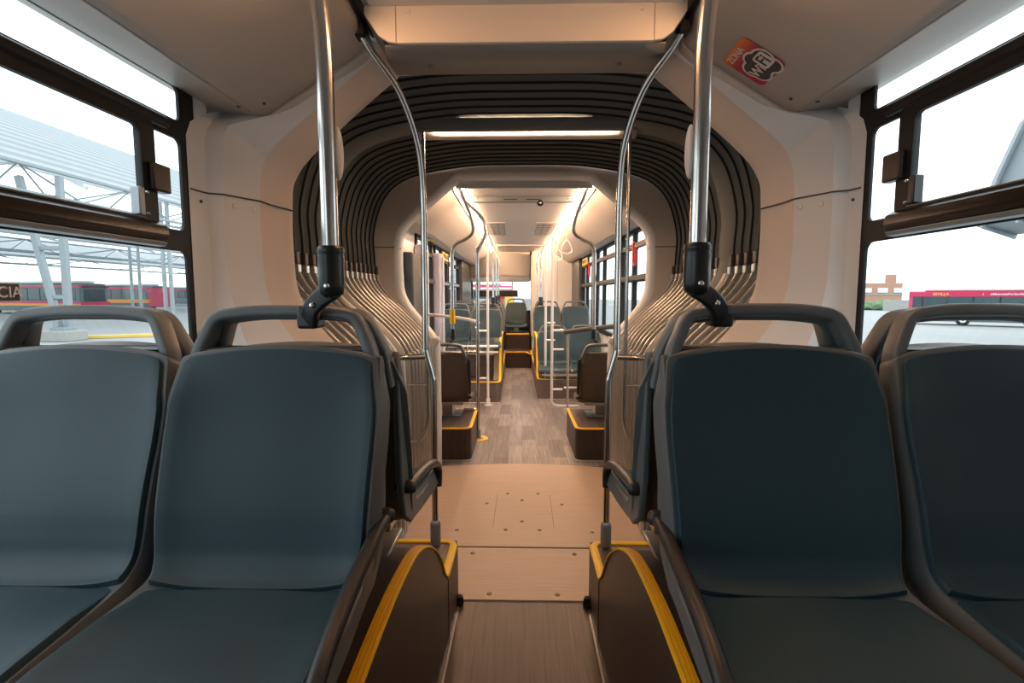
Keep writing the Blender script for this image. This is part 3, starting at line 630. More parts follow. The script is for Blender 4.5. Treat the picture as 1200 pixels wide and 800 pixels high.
# ================================================================== seats
SP = [(.032, .634), (.024, .59), (.008, .51), (-.013, .44), (-.036, .37), (-.053, .31), (-.063, .26), (-.074, .220), (-.102, .189), (-.15, .180), (-.25, .176), (-.35, .172), (-.43, .162), (-.465, .145), (-.48, .11)]
SPC = [(p.x, p.y) for p in catmull([(a, b, 0) for a, b in SP], 6)]
def arc_s(P):
    s = [0]
    for a, b in zip(P[:-1], P[1:]): s.append(s[-1] + math.hypot(b[0] - a[0], b[1] - a[1]))
    return s
def sheet_grid(P, hw, rad, setback, crown, nx=20, tip=True):
    S = arc_s(P); rowsv = []
    for i, (y, z) in enumerate(P):
        a = P[max(0, i - 1)]; b = P[min(len(P) - 1, i + 1)]; ty, tz = b[0] - a[0], b[1] - a[1]; l_ = math.hypot(ty, tz); ny, nz = -(-tz) / l_, -ty / l_
        ny, nz = tz / l_, -ty / l_                      # towards the sitter
        if ny > 0 and nz < 0: ny, nz = -ny, -nz
        h = hw(0, S[i]) if callable(hw) else hw
        d = S[i]
        if tip and d < rad: h = h - rad + math.sqrt(max(0, rad * rad - (rad - d) ** 2))
        row = []
        for k in range(nx + 1):
            t = -1 + 2 * k / nx
            up = 0
            if d < .12: up = -.016 * t * t * (1 - d / .12)
            e = .020 * abs(t) ** 3.5 * crown * (min(1, .1 + d / .12) if tip else 1)
            row.append(Vector((t * h, y + ny * (e - setback), z + nz * (e - setback) + up)))
        rowsv.append(row)
    return rowsv
WID = [(0, .198), (.045, .203), (.13, .213), (.20, .213), (.27, .2105), (.38, .207), (.43, .202), (.475, .195), (.53, .197), (.62, .204), (.72, .209), (.9, .210)]
LEN = arc_s(SPC)[-1]
def hwf(add=0, s0=0):
    def f(u, S=None):
        x = s0 + (S if S is not None else u * LEN)
        for (a, p), (b, q) in zip(WID[:-1], WID[1:]):
            if x <= b: return p + (q - p) * max(0, (x - a)) / (b - a) + add
        return WID[-1][1] + add
    return f
def seat_parts(t, arm_side, pivot=True, shellm='shell', arm_up=False, armrest=True):
    """builds the seat at the thing's origin, facing -Y"""
    def place(o): o.matrix_parent_inverse = Matrix.Identity(4); return o
    def so(o, th, off_=-1):
        q = o.modifiers.new('s', 'SOLIDIFY'); q.thickness = th; q.offset = off_; 
        b = o.modifiers.new('b', 'BEVEL'); b.width = .0012; b.segments = 2; b.limit_method = 'ANGLE'; b.angle_limit = R(50); return o
    def sided(rows_):
        bm = BM(); rings(bm, rows_, False)
        # normals towards the sitter
        me_f = bm.faces; bm.normal_update()
        return bm
    def mk(name, rows_, m, th):
        bm = BM(); rings(bm, rows_, False); me = bpy.data.meshes.new(name); bm.normal_update()
        f = max(bm.faces, key=lambda f: f.calc_center_median().z)
        if f.normal.y > 0: bmesh.ops.reverse_faces(bm, faces=bm.faces)
        bm.to_mesh(me); bm.free(); o = finish(name, me, m, t, True, 60); place(o); return so(o, th)
    cut_i = 51
    mk('backrest', sheet_grid(SPC[:cut_i], hwf(), .024, 0, 1), M['fabric'], .016)
    mk('seat_cushion', sheet_grid(SPC[cut_i - 1:] , hwf(.0, arc_s(SPC)[cut_i - 1]), .05, 0, 1, tip=False), M['fabric'], .018)
    SH = SPC[:-4]
    P2 = [(SH[0][0] + .006, SH[0][1] + .012)] + SH
    mk('seat_shell', sheet_grid(P2, hwf(.011), .030, .010, 1), M[shellm], .048)
    # grip frame above the backrest
    def lo(name, bm, m, bev=0):
        o = ob(name, bm, m, None, bevel=bev, angle=50); o.data.transform(Matrix.Translation(o.location)); o.location = (0, 0, 0); o.parent = t; return o
    gpts = fillet([(-.200, .060, .54), (-.192, .072, .62), (-.158, .088, .700), (-.08, .092, .711), (.08, .092, .711), (.158, .088, .700), (.192, .072, .62), (.200, .060, .54)], [.0, .02, .024, .06, .06, .024, .02, 0], 5)
    bm = BM(); path = gpts; fr = frames(path, False, Vector((0, 1, 0)))
    sec = rrect(.046, .026, .008, 3)
    sweep(bm, path, sec, up=Vector((0, 1, 0))); lo('grip_frame', bm, M['handle'])
    bm = BM(); rings(bm, [[Vector((x, y, z)) for x in (-.18, -.09, 0, .09, .18)] for y, z in ((.052, .630), (.075, .634), (.082, .60), (.066, .55))], False); lo('back_cap', bm, M[shellm])
    # pedestal
    bm = BM(); box(bm, -.16, .16, -.36, -.06, .12, .15); box(bm, -.05, .05, -.30, -.12, 0, .13); box(bm, -.13, .13, -.32, -.10, 0, .012); lo('pedestal', bm, M['steel_dark'], .004)
    if armrest:
        x = arm_side * .232
        if arm_up: pts = [(x, .01, .245), (x, .035, .31), (x, .060, .42), (x, .075, .53), (x, .07, .57)]
        else: pts = [(x, .015, .275), (x, -.04, .274), (x, -.14, .262), (x, -.26, .240), (x, -.35, .210), (x, -.395, .175), (x, -.40, .12)]
        bm = BM(); rs = []; pth = catmull(pts, 6); fr = frames(pth, False, Vector((1, 0, 0)))
        for i, (p, (tt, n, b_)) in enumerate(zip(pth, fr)):
            u = i / (len(pth) - 1); rr1 = .0105 + .003 * math.sin(u * math.pi)
            rs.append([p + n * a * rr1 * 1.15 + b_ * c * rr1 for a, c in circ(1, 14)])
        rings(bm, rs, True, True); lo('armrest', bm, M['arm'])
        bm = BM(); lathe(bm, (arm_side * .196, .015, .275 if not arm_up else .21), (arm_side, 0, 0), [(.009, 0), (.009, .012), (.014, .016), (.0165, .024), (.0165, .042), (.013, .050), (.005, .053)], 18); lo('armrest_pivot', bm, M['arm'])
        # side cheek of the shell carrying the armrest
        ch = [(.065, .60), (.058, .45), (.050, .30), (.02, .20), (-.05, .155), (-.2, .14), (-.36, .135), (-.40, .15), (-.40, .172), (-.2, .178), (-.12, .19), (-.075, .235), (-.050, .30), (-.020, .42), (.020, .56), (.05, .62)]
        bm = BM(); xa = arm_side * .205; xb = arm_side * .222
        f1 = [bm.verts.new((xa, a, b_)) for a, b_ in ch]; f = bm.faces.new(f1); r_ = bmesh.ops.extrude_face_region(bm, geom=[f]); bmesh.ops.translate(bm, verts=[v for v in r_['geom'] if isinstance(v, bmesh.types.BMVert)], vec=(xb - xa, 0, 0))
        lo('shell_cheek', bm, M[shellm], .005)
def copy_tree(o, parent=None):
    c = o.copy(); COL.objects.link(c)
    if parent is not None: c.parent = parent
    for ch in list(o.children): copy_tree(ch, c)
    return c
SEATS = {}
def proto(key, **k):
    t = thing('bus_seat', 'seat', 'seat'); seat_parts(t, **k); SEATS[key] = [t, False]
def seat(key, x, y, z, rz, label, group):
    t, used = SEATS[key]
    o = copy_tree(t) if used else t; SEATS[key][1] = True
    o.location = (x, y, z); o.rotation_euler.z = R(rz); o['label'] = label; o['category'] = 'seat'; o['group'] = group
    return o
proto('armR', arm_side=1); proto('armL', arm_side=-1); proto('plain', arm_side=1, armrest=False)
proto('brownR', arm_side=1, shellm='shell_brown', arm_up=True); proto('brownL', arm_side=-1, shellm='shell_brown', arm_up=True)
gN = 'near seats facing the camera'; gB = 'seats back to back with the near seats'
BZ, SY = .70, 1.045
seat('armR', -.527, SY, BZ, 0, 'slate blue seat just left of the aisle, nearest the camera, facing it', gN)
seat('plain', -.979, SY, BZ, 0, 'slate blue seat by the left window, nearest the camera, cut by the left edge', gN)
seat('armL', .512, SY - .01, BZ + .005, 0, 'dark slate seat just right of the aisle, nearest the camera, facing it', gN)
seat('plain', .982, SY - .01, BZ + .005, 0, 'dark slate seat by the right window, nearest the camera, cut by the right edge', gN)
BY = 1.245
seat('armL', -.515, BY, BZ - .002, 180, 'seat back to back with the nearest left aisle seat, only its cheek and armrest showing', gB)
seat('plain', -.98, BY, BZ - .002, 180, 'window seat back to back with the nearest left window seat, almost hidden by it', gB)
seat('armR', .505, BY, BZ - .002, 180, 'seat back to back with the nearest right aisle seat, only its cheek and armrest showing', gB)
seat('plain', .975, BY, BZ - .002, 180, 'window seat back to back with the nearest right window seat, almost hidden by it', gB)

# ================================================================== near poles
def oval(bm, c, rx, ry, rz_):
    bmesh.ops.create_uvsphere(bm, u_segments=20, v_segments=12, radius=1)
    for v in bm.verts: v.co = Vector((c[0] + v.co.x * rx, c[1] + v.co.y * ry, c[2] + v.co.z * rz_))
def seat_pole(s, X, Y, lab, g='poles clamped to the near seats', z0=1.455, bs=0):
    t = thing('grab_pole', lab, 'grab pole', (s * X, Y, z0), g)
    path = fillet([(s * X, Y, z0 + .02), (s * X, Y, 1.98), (s * (X + .03), Y - .005, 2.2), (s * (X + .19), Y - .01, 2.44)], [0, .2, .12, 0], 8)
    tube('pole', path, .0165, M['steel'], t, 20)
    bm = BM(); lathe(bm, (s * X, Y, z0), (0, 0, 1), [(.012, -.012), (.023, -.004), (.0265, .012), (.027, .07), (.0255, .078), (.027, .080), (.027, .088), (.0235, .094), (.019, .094)], 24); sl = ob('clamp_sleeve', bm, M['bracket'], t, angle=50)
    screw_(t, (s * X, Y - .0262, z0 + .012), (0, -1, 0), .006, 'chrome', 'bolt')
    # curved arm down to the grip frame of the seat
    pa = catmull([(s * (X - .004), Y + .004, z0 + .006), (s * (X + .030), Y + .02, z0 - .012), (s * (X + .058), Y + .035, z0 - .036), (s * (X + .072), Y + .055, z0 - .068)], 6)
    bm = BM(); sweep(bm, pa, rrect(.018, .040, .006, 3), up=Vector((0, -1, 0))); ob('clamp_arm', bm, M['bracket'], t)
    bm = BM(); box(bm, s * (X + .076) - .022, s * (X + .076) + .022, Y + .045, Y + .105, z0 - .080, z0 - .030); ob('clamp_jaw', bm, M['bracket'], t, bevel=.007, seg=3)
    screw_(t, (s * (X + .050), Y + .018, z0 - .028), (0, -1, .1), .006, 'chrome', 'bolt')
    bm = BM(); oval(bm, (s * (X - .016), Y + .016, 1.738), .010, .018, .054); ob('stop_button_housing', bm, M['cove'], t)
    return t
seat_pole(-1, .399, 1.06, 'thick steel grab pole clamped to the nearest left aisle seat')
seat_pole(1, .352, 1.06, 'thick steel grab pole clamped to the nearest right aisle seat', z0=1.46)
def gang_pole(s, x0, lab):
    t = thing('grab_pole', lab, 'grab pole', (s * .40, 2.26, .30), 'curved poles at the gangway mouth')
    path = catmull([(s * (x0 + .175), 1.95, 2.42), (s * (x0 + .135), 1.99, 2.355), (s * (x0 + .055), 2.09, 2.242), (s * (x0 + .008), 2.19, 2.073), (s * x0, 2.245, 1.88), (s * x0, 2.25, 1.6), (s * x0, 2.25, 1.24), (s * x0, 2.25, 1.20), (s * (x0 - .028), 2.25, 1.09), (s * (x0 - .033), 2.25, 1.03), (s * (x0 - .033), 2.25, .7), (s * (x0 - .033), 2.25, .38)], 7)
    tube('pole', path, .0145 if s > 0 else .0135, M['steel'], t, 20)
    bm = BM(); lathe(bm, (s * (x0 - .033), 2.25, .305), (0, 0, 1), [(.016, 0), (.022, .006), (.024, .02), (.024, .10), (.019, .115), (.0145, .118)], 24); ob('base_sleeve', bm, M['grey_metal'], t)
    tube('side_rail', fillet([(s * x0, 2.25, 1.175), (s * (x0 + .12), 2.25, 1.17), (s * (x0 + .30), 2.12, 1.165), (s * 1.0, 2.0, 1.165)], .06), .0125, M['steel'], t, 16)
    bm = BM(); box(bm, s * (x0 + .165) - .02, s * (x0 + .165) + .02, 1.93, 1.99, 2.385, 2.43); ob('ceiling_mount', bm, M['blackp'], t, bevel=.006)
    return t
gang_pole(-1, .436, 'curved steel pole at the left mouth of the gangway, with a side rail')
gang_pole(1, .408, 'curved steel pole at the right mouth of the gangway, with a side rail')
for s, X in ((-1, .59), (1, .612)):
    t = thing('grab_pole', 'thinner straight pole fixed to the bellows ring on the %s side' % ('left' if s < 0 else 'right'), 'grab pole', (s * X, 3.08, .5), 'thin poles on the bellows ring')
    tube('pole', fillet([(s * (X + .0), 3.08, 2.41), (s * (X + .0), 3.08, .66), (s * (X + .04), 3.08, .55), (s * .715, 3.08, .545)], .06), .011, M['steel'], t, 16)
    tube('bracket', [(s * X, 3.08, .90), (s * .715, 3.08, .90)], .009, M['steel'], t, 12)

# ================================================================== wifi sticker on the right cove
P0 = Vector((1.0, 0, 2.1485)); P1_ = Vector((.64, 0, 2.368)); slope = (P1_ - P0).normalized(); nrm = Vector((slope.z, 0, -slope.x)).normalized()
if nrm.z > 0: nrm = -nrm
def cove_pt(s, a, y): p = P0 + slope * a; return Vector((s * p.x, y, p.z))
def sticker_frame(s, a, y, rot):
    n = Vector((nrm.x * s, 0, nrm.z)); u0 = Vector((s * slope.x, 0, slope.z)); v0 = n.cross(u0).normalized()
    u = u0 * math.cos(rot) + v0 * math.sin(rot); v = n.cross(u)
    return mtx(cove_pt(s, a, y) + n * .0012, u, v, n)
STK = (1, .0, 1.45, 0)
def wifi():
    # reading direction runs along the bus, away from the camera is 'up-right' on the sticker
    t = thing('wifi_sticker', 'crimson sticker reading ZONA WiFi on the right slanted ceiling panel', 'sticker', tuple(cove_pt(1, .19, 1.60)))
    n = Vector((nrm.x, 0, nrm.z)); u = (WU).normalized(); v = n.cross(u).normalized(); 
    mt = mtx(WC + n * .0012, u, v, n)
    def at(k): m_ = mt.copy(); m_.translation = mt.translation + n * k; return m_
    S = WS
    crim = bpy.data.materials.new('sticker_crimson_to_orange'); crim.use_nodes = True; N_ = crim.node_tree.nodes; L_ = crim.node_tree.links
    tcx = N_.new('ShaderNodeTexCoord'); sx = N_.new('ShaderNodeSeparateXYZ'); rp = N_.new('ShaderNodeValToRGB'); L_.new(tcx.outputs['Object'], sx.inputs[0])
    rp.color_ramp.elements[1].color = (.40, .010, .07, 1); rp.color_ramp.elements[0].color = (.78, .20, .04, 1); rp.color_ramp.elements[0].position = .02; rp.color_ramp.elements[1].position = .30
    mr = N_.new('ShaderNodeMapRange'); mr.inputs[1].default_value = .738; mr.inputs[2].default_value = .885; L_.new(sx.outputs['X'], mr.inputs[0]); L_.new(mr.outputs[0], rp.inputs[0]); L_.new(rp.outputs[0], N_['Principled BSDF'].inputs['Base Color'])
    plate('sticker_sheet', rr(-.5 * S, -.46 * S, .5 * S, .5 * S, .13 * S), [], .0008, crim, at(0), t)
    def cloud(g):
        out = []
        for k in range(72):
            a = 2 * math.pi * k / 72; best = 0
            for cx, cy, r_ in ((0, -.02, .26), (-.22, .03, .18), (.22, .06, .20), (-.18, -.16, .17), (.20, -.18, .17), (.02, .13, .19)):
                r_ = r_ + g; d = Vector((math.cos(a), math.sin(a))); b_ = d.x * cx + d.y * cy; c_ = cx * cx + cy * cy - r_ * r_; D = b_ * b_ - c_
                if D > 0: best = max(best, b_ + math.sqrt(D))
            out.append((math.cos(a) * best * S + .05 * S, math.sin(a) * best * S - .10 * S))
        return out
    wh = mat('sticker_white', (.72, .68, .66), .5); bk = mat('sticker_charcoal', (.035, .04, .042), .5)
    plate('cloud_border', cloud(.045), [], .0008, wh, at(.0008), t); plate('cloud', cloud(.0), [], .0008, bk, at(.0016), t)
    plate('rounded_tile', rr(.075 * S, -.26 * S, .43 * S, .09 * S, .07 * S), [], .0008, wh, at(.0024), t)
    text('lettering', 'Wi', .31 * S, wh, at(.0028) @ Matrix.Translation((-.115 * S, -.16 * S, 0)), t); text('lettering', 'Fi', .37 * S, bk, at(.0034) @ Matrix.Translation((.245 * S, -.09 * S, 0)), t)
    text('lettering', 'ZONA', .20 * S, wh, at(.0012) @ Matrix.Translation((-.10 * S, .36 * S, 0)), t)
WC = Vector((.811, 1.909, 2.2637)); WU = Vector((0, -1, 0)); WS = .185
wifi()

# ================================================================== FAR SECTION (trailing half, turned a touch to the left at the joint)
FAR0 = set(COL.objects)
YE = 12.0
struct(boxo('floor', -1.19, 1.19, 4.24, YE, -.06, 0, M['floor_far'], None, 0), 'plank floor of the far half, in a lit grey brown')
fw = [(5.75, .95, 6.85, 2.12), (7.05, .95, 8.35, 2.12), (8.45, .95, 9.95, 2.12)]
windowed_wall('wall_left', -1, [(4.45, .9, 4.98, 2.12)] + fw, 4.16, YE)
windowed_wall('wall_right', 1, [(4.45, .9, 6.1, 2.12), (6.2, .9, 8.0, 2.12), (8.1, .9, 9.6, 2.12)], 4.16, YE)
def far_window(n, s, y0, y1, mull, bar=1.60, lab=''):
    w_ = bpy.data.objects.new('window_%d' % n, None); COL.objects.link(w_); w_.location = (s * 1.2, (y0 + y1) / 2, .9); struct(w_, lab)
    es = [y0 + .04] + mull + [y1 - .04]; holes = []
    for a, b in zip(es[:-1], es[1:]):
        holes.append(rr(a + .02, .95, b - .02, bar - .02, .03)); holes.append(rr(a + .02, bar + .05, b - .02, 1.93, .03)); holes.append(rr(a + .02, 1.98, b - .02, 2.09, .02))
    plate('window_frame', rr(y0 - .01, .89, y1 + .01, 2.13, .03), holes, .05, M['blackp'], wallm(s * 1.19), w_)
    bm = BM(); box(bm, min(s * 1.19, s * 1.14), max(s * 1.19, s * 1.14), y0, y1, bar - .01, bar + .04); ob('lower_rail', bm, M['rail'], w_, bevel=.006)
    bm = BM(); bm.faces.new([bm.verts.new((s * 1.21, q, r_)) for q, r_ in ((y0, .9), (y1, .9), (y1, 2.12), (y0, 2.12))]); ob('pane', bm, M['wglass'], w_, smooth=False)
for k, (a, b, c, d) in enumerate(fw): far_window(5 + k, -1, a, c, [(a + c) / 2], lab='far left window, number %d from the gangway' % (k + 1))
far_window(4, -1, 4.45, 4.98, [], lab='narrow slip of window just past the gangway, left')
for k, (a, c) in enumerate(((4.45, 6.1), (6.2, 8.0), (8.1, 9.6))): far_window(8 + k, 1, a, c, [a + (c - a) * .62], lab='far right window, number %d from the gangway' % (k + 1))
# dark panel and lilac door frames on the left, dark posts
tag(boxo('equipment_cabinet', -1.185, -1.06, 4.99, 5.62, .9, 1.86, M['darkpost'], None, .02), 'tall dark cabinet on the left wall just past the gangway', 'cabinet')
for k, (y, lab) in enumerate(((5.66, 'lilac grey door frame upright, nearer of the two on the left'), (6.88, 'lilac grey door frame upright, farther of the two on the left'))):
    t = thing('door_upright', lab, 'door frame', (-1.12, y, 0), 'lilac door uprights')
    bm = BM(); box(bm, -1.185, -1.06, y, y + .16, 0, 2.0); ob('upright', bm, M['lilac'], t, bevel=.03)
    tube('hinge_rod', [(-1.04, y + .02, .1), (-1.04, y + .02, 1.95)], .014, M['white_steel'], t)
struct(boxo('trim_6', -1.19, -1.10, 9.95, YE, .3, 2.14, M['darkpost'], None, .01)); struct(boxo('trim_7', 1.10, 1.19, 9.6, 10.75, .3, 2.14, M['darkpost'], None, .01))
for k, (y, lab) in enumerate(((6.15, 'dark window post on the far right wall, nearest'), (8.05, 'dark window post on the far right wall, farther'))):
    struct(boxo('trim_%d' % (8 + k), 1.12, 1.19, y - .08, y + .08, .3, 2.13, M['darkpost'], None, .01))
c3 = cove(10, -1, 4.2, YE, m='cove', z=-.03); c4 = cove(11, 1, 4.2, YE, m='cove', z=-.03)
struct(boxo('ceiling', -.52, .52, 4.30, 11.7, 2.40, 2.44, M['ceil'], None, .004), 'warm lit central ceiling of the far half')
struct(boxo('ceiling', -1.26, 1.26, 4.1, YE + .1, 2.515, 2.56, M['ceil'], None, 0))
struct(boxo('trim_12', -.56, .56, 4.28, 4.31, 2.315, 2.47, M['white_steel'], None, .006))
cb = thing('ceiling_crossbar', 'grey crossbar with slots and a small round sensor under the far ceiling', 'crossbar', (0, 5.1, 2.36))
boxo('bar', -.49, .49, 5.08, 5.14, 2.345, 2.40, M['grey_metal'], cb, .006)
for x in (-.12, .10): boxo('slot', x - .065, x + .065, 5.073, 5.085, 2.366, 2.372, M['rubber'], cb, 0)
bm = BM(); lathe(bm, (.17, 5.11, 2.352), (0, -.6, -.8), [(.028, -.01), (.034, .01), (.03, .03), (.012, .04)], 18); ob('sensor', bm, M['rubber'], cb)
bm = BM(); oval(bm, (.17, 5.075, 2.335), .013, .013, .013); ob('lens', bm, M['chrome'], cb)
for s in (-1, 1): screw_(cb, (s * .44, 5.078, 2.385), (0, -1, 0), .009, 'chrome')
for s in (-1, 1):
    t = thing('air_grille', 'square slatted air grille in the far ceiling, %s of the aisle' % ('left' if s < 0 else 'right'), 'vent', (s * .3, 7.6, 2.39), 'ceiling grilles')
    boxo('grille_frame', s * .36 - .15, s * .36 + .15, 6.9, 8.3, 2.394, 2.402, M['ceil'], t, .002)
    bm = BM()
    for k in range(7): box(bm, s * .36 - .14, s * .36 + .14, 6.95 + .21 * k, 6.985 + .21 * k, 2.391, 2.395)
    for k in range(4): box(bm, s * .36 - .14 + .09 * k, s * .36 - .132 + .09 * k, 6.95, 8.245, 2.390, 2.394)
    ob('slats', bm, M['under'], t)
for k, y in enumerate((9.9,)): struct(boxo('trim_13', -.56, .56, y, y + .03, 2.375, 2.41, M['ceil'], None, .003))
# light strips of the far half: two lit runs per side
for s in (-1, 1):
    sd = 'left' if s < 0 else 'right'
    for a, b, w_ in ((4.36, 5.06, 'short run before the crossbar'), (5.16, 11.5, 'long run behind the crossbar')):
        t = thing('light_strip', 'glowing warm ceiling light strip on the %s side, %s' % (sd, w_), 'lamp', (s * .555, (a + b) / 2, 2.37), 'ceiling light strips')
        bm = BM(); box(bm, s * .552 - .022, s * .552 + .022, a, b, 2.375, 2.392); ob('diffuser', bm, M['lampfar'], t)
        bm = BM(); box(bm, s * .552 - .026, s * .552 + .026, a - .01, b + .01, 2.392, 2.42); ob('housing', bm, M['steel_dark'], t)
    tube_t = thing('handrail', 'slim ceiling handrail following the %s cove in the far half' % sd, 'handrail', (s * .56, 8, 2.3))
    tube('rail', [(s * .60, 4.4, 2.325), (s * .60, 11.2, 2.325)], .011, M['steel'], tube_t, 10)
# rear wall, slanting header, window and display
rh = thing('rear_header', 'peach lit panel sloping down over the rear window', 'panel', (0, 11.8, 1.8))
bm = BM(); rings(bm, [[Vector((x, y, z)) for x in (-1.15, 0, .25)] for y, z in ((11.62, 2.42), (11.66, 2.36), (11.82, 1.92), (11.84, 1.84))], False); o = ob('panel_face', bm, M['ceil'], rh); o.modifiers.new('s', 'SOLIDIFY').thickness = .02
boxo('lower_border', -1.12, .25, 11.80, 11.86, 1.74, 1.85, M['grey_metal'], rh, .01)
struct(plate('wall_rear', [(-1.24, 0), (1.24, 0), (1.24, 2.5), (-1.24, 2.5)], [rr(-1.1, 1.05, .34, 1.8, .06)], .05, M['darkpost'], mtx((0, YE + .025, 0), (1, 0, 0), (0, 0, 1), (0, -1, 0))))
rw = bpy.data.objects.new('window_11', None); COL.objects.link(rw); rw.location = (0, YE, 1.2); struct(rw, 'rear window')
plate('window_frame', rr(-1.12, 1.03, .36, 1.82, .06), [rr(-1.07, 1.08, .31, 1.77, .05)], .06, M['blackp'], mtx((0, YE, 0), (1, 0, 0), (0, 0, 1), (0, -1, 0)), rw)
bm = BM(); bm.faces.new([bm.verts.new(p) for p in ((-1.1, YE + .02, 1.05), (.34, YE + .02, 1.05), (.34, YE + .02, 1.8), (-1.1, YE + .02, 1.8))]); ob('pane', bm, M['wglass'], rw, smooth=False)
dp = thing('display_panel', 'wide black display hanging in front of the rear window', 'display', (-.5, 11.9, 1.4))
boxo('screen_body', -1.02, -.02, 11.86, 11.93, 1.40, 1.54, M['display'], dp, .01)
boxo('top_edge', -1.03, -.01, 11.855, 11.935, 1.54, 1.555, M['white'], dp, .002)
for x in (-.9, -.15): boxo('hanger', x - .015, x + .015, 11.89, 11.92, 1.54, 1.78, M['steel_dark'], dp, .002)
# rear engine housing on the right
eh = thing('engine_housing', 'tall cream engine housing filling the right rear corner up to the ceiling', 'cabinet', (.75, 11.3, 0))
boxo('housing_body', .27, 1.185, 10.75, 11.99, 0, 2.36, M['panel'], eh, .04, 4)
for x in (.50, .80): boxo('panel_seam', x - .003, x + .003, 10.742, 10.76, .8, 2.3, M['under'], eh, 0)
boxo('corner_cover', .255, .33, 10.72, 10.80, .55, 2.3, M['panel_lamplit'], eh, .02, 4)
# what stands behind the bus, seen through the rear window
for (x0, x1, z0, z1, mm, lab) in ((-2.2, -.95, .0, 2.9, 'busgrey', 'dark and crimson bus side seen through the rear window'),):
    bb = bus('parked_bus', lab, 14, 2, (-7.5, 58, G0), ('busred', [(0, 1, .32, 1.0, 'busgrey'), (0, 1, 2.4, 2.6, 'buswhite')]))
for nm, x, c, lab in (('banner', -.55, 'red', 'red upright banner seen through the rear window'), ('banner', -.27, 'busyel', 'yellow upright banner seen through the rear window'), ('banner', .0, 'white', 'white upright banner seen through the rear window')):
    t = thing(nm, lab, 'banner', (x, 15.5, G0), 'banners behind the bus')
    boxo('banner_cloth', x - .12, x + .12, 15.48, 15.5, .75, 1.42, M[c], t, .004); tube('mast', [(x - .13, 15.5, G0), (x - .13, 15.5, 1.45)], .012, M['gal'], t, 8)
tag(boxo('rear_shelter', -3, 3.4, 30, 30.3, G0, 1.2, M['conc'], None, .05), 'low grey yard wall behind the bus, through the rear window', 'wall')

def far_box(s, y0, y1, xi, z, lab, name='seat_platform', grey=False):
    t = thing(name, lab, 'seat platform', (s * (xi + 1.18) / 2, (y0 + y1) / 2, 0)); xo = 1.186; r_ = .07
    mm = M['boxgrey'] if grey else M['boxside']
    pts = fillet([(s * xo, y0, 0), (s * xi, y0, 0), (s * xi, y1, 0)], r_)
    bm = BM(); rings(bm, [[p + Vector((0, 0, h)) for p in pts] for h in (0, z)], False); ob('side_panel', bm, mm, t)
    bm = BM(); bm.faces.new([bm.verts.new(p + Vector((0, 0, z))) for p in pts] + [bm.verts.new((s * xo, y1, z))]); ob('step_top', bm, M['boxtop'], t, smooth=False)
    bm = BM(); sweep(bm, [p + Vector((s * .010, .010, z + .003)) for p in pts], rrect(.012, .030, .004, 2)); ob('yellow_edge', bm, M['yellow'], t)
    bm = BM(); sweep(bm, [p + Vector((-s * .003, -.003, .006)) for p in pts], rrect(.012, .008, .002, 1)); ob('floor_trim', bm, M['alu'], t)
    return t
far_box(-1, 4.36, 5.15, .455, .285, 'low dark wood platform with yellow edge, first on the left past the gangway')
far_box(1, 4.36, 5.15, .455, .285, 'low dark wood platform with yellow edge, first on the right past the gangway')
def rear_box(s, y0, xi, lab):
    t = far_box(s, y0, 10.7, xi, .28, lab, grey=True)
    # raised part behind the step with curved yellow edge
    prof = [(p.x, p.y) for p in catmull([(a, b, 0) for a, b in ((y0 + .18, .283), (y0 + .24, .36), (y0 + .30, .52), (y0 + .36, .70), (y0 + .48, .80), (y0 + .8, .84), (y0 + 1.6, .84))], 5)]
    P = prof + [(y0 + 1.6, .283)]
    bm = BM(); f = bm.faces.new([bm.verts.new((s * (xi - .002), a, b)) for a, b in P]); r_ = bmesh.ops.extrude_face_region(bm, geom=[f]); bmesh.ops.translate(bm, verts=[v for v in r_['geom'] if isinstance(v, bmesh.types.BMVert)], vec=(s * .10, 0, 0))
    ob('raised_side', bm, M['boxgrey'], t)
    bm = BM(); sweep(bm, [(s * (xi + .008), a - .004, b + .003) for a, b in prof], rrect(.010, .034, .003, 2)); ob('yellow_edge', bm, M['yellow'], t)
    return t
rear_box(-1, 6.76, .275, 'grey wood platform with rising yellow edge, second on the left')
rear_box(1, 7.0, .235, 'grey wood platform with rising yellow edge, second on the right')
t = thing('rear_step', 'two dark wood steps with yellow nosing at the end of the aisle', 'step', (-.02, 11, 0))
boxo('lower_riser', -.27, .225, 10.1, 10.9, 0, .31, M['boxside'], t, .01); boxo('upper_riser', -.27, .225, 10.75, 11.99, 0, .62, M['boxside'], t, .01)
boxo('yellow_edge', -.27, .13, 10.085, 10.12, .30, .325, M['yellow'], t, .004); boxo('yellow_edge', -.27, .22, 10.735, 10.77, .61, .635, M['yellow'], t, .004)
bm = BM(); sweep(bm, [(.13, 10.10, .312), (.235, 9.7, .312)], rrect(.025, .03, .005)); ob('yellow_edge', bm, M['yellow'], t)
